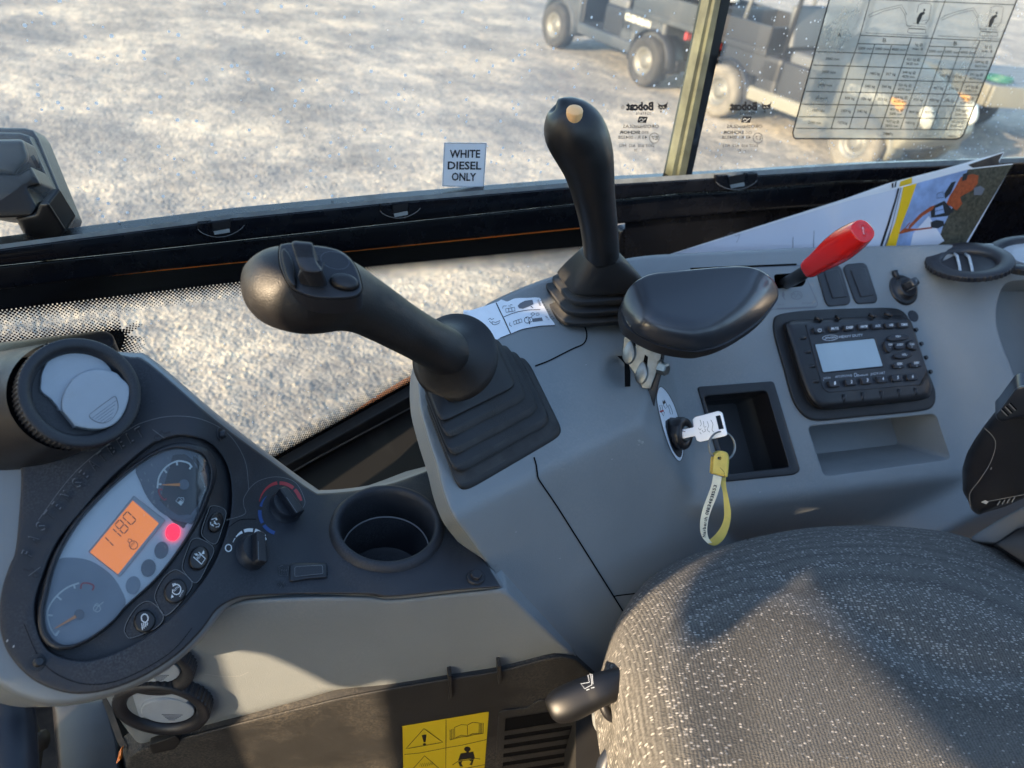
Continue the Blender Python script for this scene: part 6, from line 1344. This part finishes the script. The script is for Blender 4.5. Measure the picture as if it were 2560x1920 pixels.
b = MB(); loft(b, M['handle'], [(1372, 1776, .70, 5, 1), (1374, 1775, .70, 24, 1), (1383, 1771, .70, 35, 1), (1402, 1764, .70, 42, 1), (1430, 1754, .70, 45, 1), (1470, 1736, .70, 43, 1), (1510, 1720, .70, 40, 1), (1580, 1700, .71, 37, 1)], n=36, dens=4, e=2.4); ha = b.build('adjuster_handle', ST)
HP = Pl(PD(1465, 1710, .672), vdir(1465, 1710, .0, .25, .97)); Q4 = xf(900, 1600, 3.16); b = MB()
stroke(b, M['ltgrey'], [Q4(*p) for p in [(1800, 275), (1812, 335), (1745, 345), (1775, 385), (1832, 355), (1822, 268)]], 1.6, HP, .0); stroke(b, M['ltgrey'], [Q4(*p) for p in [(1812, 270), (1835, 272), (1840, 350)]], 1.4, HP, .0); stroke(b, M['ltgrey'], [Q4(*p) for p in [(1788, 396), (1812, 388)]], 2, HP, 0); stroke(b, M['ltgrey'], [Q4(*p) for p in [(1825, 380), (1852, 374)]], 2, HP, 0); b.build('seat_symbol', ha)
b = MB(); loft(b, M['black'], [(1520, 1750, .72, 12, 1), (1510, 1765, .72, 13, 1), (1525, 1790, .72, 13, 1), (1560, 1800, .73, 13, 1)], n=16); b.build('lever_stem', ST)
b = MB(); loft(b, M['grayrim'], [(1505, 1780, .80, 26, 1), (1510, 1810, .80, 26, 1), (1530, 1828, .80, 18, 1), (1580, 1832, .8, 10, 1)], n=20); b.build('suspension_cap', ST)
b = MB(); loft(b, M['navy'], [(1545, 1860, .74, 12, 1), (1524, 1890, .74, 20, 1), (1515, 1930, .74, 28, 1), (1520, 2000, .74, 32, 1)], n=20); b.build('side_lever', ST)
b = MB(); plate(b, M['blackpan'], [(1440, 1700), (2000, 1500), (2800, 1500), (2800, 2100), (1440, 2100)], Pl3(PH(1440, 1700, -.80), PH(2600, 1600, -.78), PH(1800, 2000, -.80)), step=0, es=100, skirt=.1); b.build('seat_base', ST)
# ------------------------------------------------------------------ belt housing at the right
BH = thing('belt_housing', 'scuffed black seat belt housing with a ribbed release catch, right edge', 'belt housing', PD(2500, 1200, .84)); Q9 = xf(2260, 560, 1.973)
BP = Pl3(PD(2420, 1200, .875), PD(2560, 1020, .80), PD(2600, 1250, .80))
b = MB(); plate(b, M['black'], rcorner([Q9(*p) for p in [(392, 1000), (450, 925), (540, 860), (760, 800), (760, 1320), (592, 1348), (480, 1385), (368, 1437), (330, 1410), (318, 1370), (290, 1320), (286, 1210), (310, 1130), (350, 1060)]], 8), BP, r=16, drop=.018, skirt=.04, step=24, es=9)
stroke(b, M['line'], catmull([Q9(*p) for p in [(395, 1005), (440, 1050), (452, 1095), (425, 1180), (375, 1260), (325, 1330), (330, 1400)]], 4, False), 1.6, BP, .0006)
flat(b, M['wear'], [Q9(*p) for p in [(380, 1372), (400, 1362), (418, 1370), (405, 1382)]], BP, .0008); stroke(b, M['line'], [Q9(415, 1368), Q9(592, 1335)], 1.6, BP, .0006)
for k in range(4): stroke(b, M['line'], [Q9(460+k*24, 1388-k*5), Q9(474+k*24, 1366-k*6)], 3, BP, .0007)
flat(b, M['line'], [Q9(*p) for p in ell(430, 1206, 4, 7, 20, 8)], BP, .0007); b.build('housing', BH)
CP = Pl3(PD(2490, 1040, .79), PD(2560, 980, .76), PD(2600, 1040, .77)); b = MB()
plate(b, M['gloss'], rcorner([Q9(*p) for p in [(448, 940), (470, 918), (550, 810), (575, 797), (760, 790), (760, 960), (560, 955), (480, 978), (458, 965)]], 6), CP, r=7, drop=.006, skirt=.02, step=0, es=7)
for k in range(3): stroke(b, M['line'], [Q9(478+k*20, 915-k*14), Q9(510+k*20, 948-k*14)], 3, CP, .0010); stroke(b, M['gap'], [Q9(484+k*20, 911-k*14), Q9(516+k*20, 944-k*14)], 3, CP, .0012)
b.build('release_catch', BH)
b = MB(); plate(b, M['line'], catmull([Q9(*p) for p in [(325, 1560), (400, 1500), (520, 1430), (640, 1370), (760, 1330), (760, 1500), (600, 1520), (520, 1570), (440, 1580)]], 3), Pl3(PD(2430, 1340, .93), PD(2560, 1260, .90), PD(2560, 1340, .89)), r=8, drop=.008, skirt=.03, step=0, es=9)
b.build('anchor_strap', BH)
b = MB(); plate(b, M['black'], [Q9(*p) for p in [(440, 1580), (560, 1500), (760, 1440), (760, 1800), (560, 1660)]], Pl3(PD(2430, 1340, .90), PD(2560, 1260, .88), PD(2560, 1340, .87)), r=6, drop=.006, skirt=.03, step=0, es=9); b.build('anchor_bracket', BH)
# ------------------------------------------------------------------ brochure
BC = thing('brochure', 'folded white brochure with yellow stripe and orange excavator picture on the sill ledge', 'brochure', PD(2100, 600, 1.28)); QB = xf(1700, 400, 2.572)
B1 = Pl3(PD(1700, 633, 1.17), PD(2415, 602, 1.31), PD(2500, 420, 1.27)); B2 = Pl3(PD(1700, 633, 1.19), PD(2415, 602, 1.34), PD(2500, 400, 1.315))
b = MB(); plate(b, M['paper2'], [(1680, 634), (2112, 497), (2225, 457), (2361, 422), (2510, 380), (2498, 404), (2410, 425), (2240, 480)], B2, step=0, es=30, skirt=.0006)
flat(b, M['rust'], [(2420, 412), (2508, 382), (2497, 402), (2500, 440), (2440, 424)], B2, .0008); flat(b, M['ybro'], [QB(*p) for p in [(1418, 138), (1492, 112), (1492, 150), (1410, 172)]], B2, .0010); flat(b, M['ink'], [QB(*p) for p in [(1360, 150), (1374, 146), (1372, 178), (1362, 178)]], B2, .001); flat(b, M['ink'], [QB(*p) for p in [(1385, 140), (1394, 138), (1388, 174), (1378, 176)]], B2, .001)
b.build('rear_leaf', BC); b = MB()
cov = [(1676, 636), (1900, 567), (2112, 503), (2175, 486), (2240, 471), (2330, 446), (2415, 423), (2532, 410), (2480, 500), (2418, 610), (2413, 660), (1676, 660)]
plate(b, M['paper'], cov, B1, step=0, es=30, skirt=.0006)
stroke(b, M['paper2'], [(1676, 636), (1900, 567), (2112, 503), (2240, 471), (2415, 423), (2532, 410)], 2.4, B1, .0012); b.build('front_leaf', BC); b = MB()
PZ = lambda pts, mk, l_=.0007: flat(b, M[mk], [QB(*p) for p in pts], B1, l_)
PZ([(1400, 182), (1412, 180), (1392, 260), (1345, 420), (1300, 560), (1283, 560), (1330, 420), (1380, 260)], 'ink'); PZ([(1418, 180), (1424, 178), (1330, 560), (1312, 560), (1360, 420)], 'inkg'); PZ([(1436, 172), (1522, 150), (1502, 210), (1470, 300), (1420, 430), (1388, 556), (1322, 556), (1385, 400), (1420, 260)], 'ybro')
PZ([(1522, 150), (1850, 62), (1780, 250), (1690, 430), (1650, 556), (1388, 556), (1420, 430), (1470, 300), (1502, 210)], 'sky_p'); PZ([(1850, 62), (2140, 28), (2030, 210), (1845, 520), (1835, 556), (1650, 556), (1690, 430), (1780, 250)], 'earth_p')
PZ([(1500, 470), (1600, 360), (1700, 520), (1640, 556), (1480, 556)], 'paper', .0009)
PZ([(1805, 110), (1880, 90), (1920, 100), (1915, 150), (1880, 195), (1840, 215), (1800, 240), (1815, 280), (1780, 325), (1745, 300), (1712, 285), (1735, 230), (1770, 175)], 'exc_p', .0011); PZ([(1820, 90), (1858, 78), (1842, 130), (1812, 135)], 'dark_p', .0014)
PZ([(1745, 145), (1775, 135), (1740, 215), (1705, 250), (1700, 215)], 'dark_p', .0012); stroke(b, M['dark_p'], [QB(*p) for p in [(1655, 215), (1690, 205), (1700, 240), (1650, 245), (1655, 215)]], 1.2, B1, .0012)
PZ([(1610, 305), (1640, 290), (1700, 262), (1760, 330), (1720, 360), (1615, 372)], 'dark_p', .0012); PZ([(1640, 310), (1690, 290), (1700, 340), (1640, 355)], 'sky_p', .0015); stroke(b, M['dark_p'], [QB(1640, 330), QB(1700, 315)], 1.2, B1, .0017)
PZ([(1610, 300), (1640, 290), (1625, 320), (1560, 360), (1500, 420), (1465, 455), (1475, 420), (1540, 350)], 'exc_p', .0013); PZ([(1408, 468), (1440, 440), (1520, 442), (1620, 430), (1622, 440), (1500, 455), (1412, 476)], 'exc_p', .0013); stroke(b, M['exc_p'], [QB(1478, 402), QB(1440, 450)], 2.2, B1, .0012)
PZ([(1612, 400), (1650, 385), (1695, 392), (1700, 420), (1660, 440), (1615, 435)], 'dark_p', .0014); PZ([(1890, 180), (1930, 165), (1960, 185), (1940, 225), (1890, 225)], 'inkg', .0012); b.build('cover_picture', BC)
b = MB()
for x in (728, 862): stroke(b, M['inkg'], [QB(x, 495 if x < 800 else 455), QB(x-3, 572)], 1.2, B1, .0008)
stroke(b, M['inkg'], catmull([QB(*p) for p in [(305, 480), (340, 465), (360, 490), (385, 478), (365, 530)]], 3, False), .8, B1, .0008); b.build('pen_mark', BC)
# ------------------------------------------------------------------ cab shell round the driver (outside the picture), with added light blockers
CB = thing('cab_frame', 'black cab roof and corner posts with added unseen panels that block the sun', 'cab frame', (.4, 0, 2.5))
def post(nm, x0, x1, y0, y1, z0, z1, par=CB, mk='paint'):
    b = MB(); prism(b, M[mk], Fr(((x0+x1)/2, (y0+y1)/2, z0), (0, 0, 1), (1, 0, 0)), rrect(abs(x1-x0), abs(y1-y0), .02), 0, z1-z0, .008); return b.build(nm, par)
RX0, RX1 = -.95, 2.25
for nm_, q_ in (('roof_side_rail', (RX0, RX1, .84, .98)), ('roof_side_rail', (RX0, RX1, -.75, -.60)), ('roof_front_rail', (RX0, -.78, -.60, .84)), ('roof_rear_panel', (1.75, RX1, -.60, .84))): post(nm_, *q_, 2.48, 2.56)
post('corner_post', 2.16, 2.25, .86, .97, .85, 2.48); post('corner_post', 2.16, 2.25, -.75, -.66, .85, 2.48)
def wpost(w0, w1, x, z0, z1, nm='sun_block_post'):
    """an added unseen sun blocker, placed across the direction of the sun"""
    c, s = math.cos(SUN_PHI), math.sin(SUN_PHI); y0 = (w0+x*s)/c; y1 = (w1+x*s)/c
    return post(nm, x-.03, x+.03, y0, y1, z0, z1)
def wof(p): return p[1]*math.cos(SUN_PHI)-p[0]*math.sin(SUN_PHI)
def zat(p, x): return p[2]+(p[0]-x)/math.cos(SUN_PHI)*math.tan(SUN_EL)
we = wof(GP.at(992, 1740)); w5 = wof(GP.at(520, 1610)); wj = wof(PD(640, 720, .62)); wp = wof(FS.at(20, 1640)); wc = wof(FS.at(60, 1100))
print('w', we, w5, wj, wp, wc, wof(cTop.at(1240, 1000)), 'z', zat(GP.at(520, 1605), -.86), zat(GP.at(880, 1712), -.86), zat(FS.at(20, 1640), -.86), zat(FS.at(0, 1130), -.86), zat(PD(640, 720, .62), -.86))
wpost(wj+.035, .625, -.85, .85, 2.48); wpost(wj-.06, wj+.035, -.85, .85, zat(PD(640, 820, .62), -.85), 'sun_block_header'); wpost(wj-.06, wj+.035, -.85, zat(PD(640, 600, .60), -.85), 2.48, 'sun_block_header'); wpost(we-.13, we, -.88, .85, 2.48)  # added blockers, gaps left where sun should reach the grip and panel
b = MB(); bq = []
for p_ in [(992, 1672), (985, 1680), (950, 1706), (900, 1717), (850, 1699), (770, 1657), (700, 1626), (560, 1604), (470, 1597)]:
    q_ = GP.at(*p_); ts = (q_[0]+.86)/-tosun[0]; q_ = q_+np.array(tosun)*ts; bq.append((q_[1], q_[2]))
y0_, y1_ = bq[0][0], bq[-1][0]; prism(b, M['paint'], Fr((-.89, 0, 0), (1, 0, 0), (0, 1, 0)), bq+[(y1_, 2.48), (y0_, 2.48)], 0, .04); b.build('shaped_sun_block', CB)  # added blocker, lower edge traced back from the knee panel's sun patch
wpost(.70, 1.05, -.85, .85, 2.48)
wpost(w5, wj-.06, -.86, zat(FS.at(10, 1200), -.86), 2.48, 'sun_block_header')
wpost(.162, we-.13, -.86, 1.848, 2.48, 'sun_block_header'); wpost(-.9, .162, -.86, 1.895, 2.48, 'sun_block_header')  # added blockers that limit the sun on seat and console lip

post('side_light_block', RX0, RX1, -.76, -.72, .85, 1.98); post('rear_light_block', 2.20, 2.25, -.72, .86, .85, 1.95)  # added unseen panels that hold back low light from side and rear
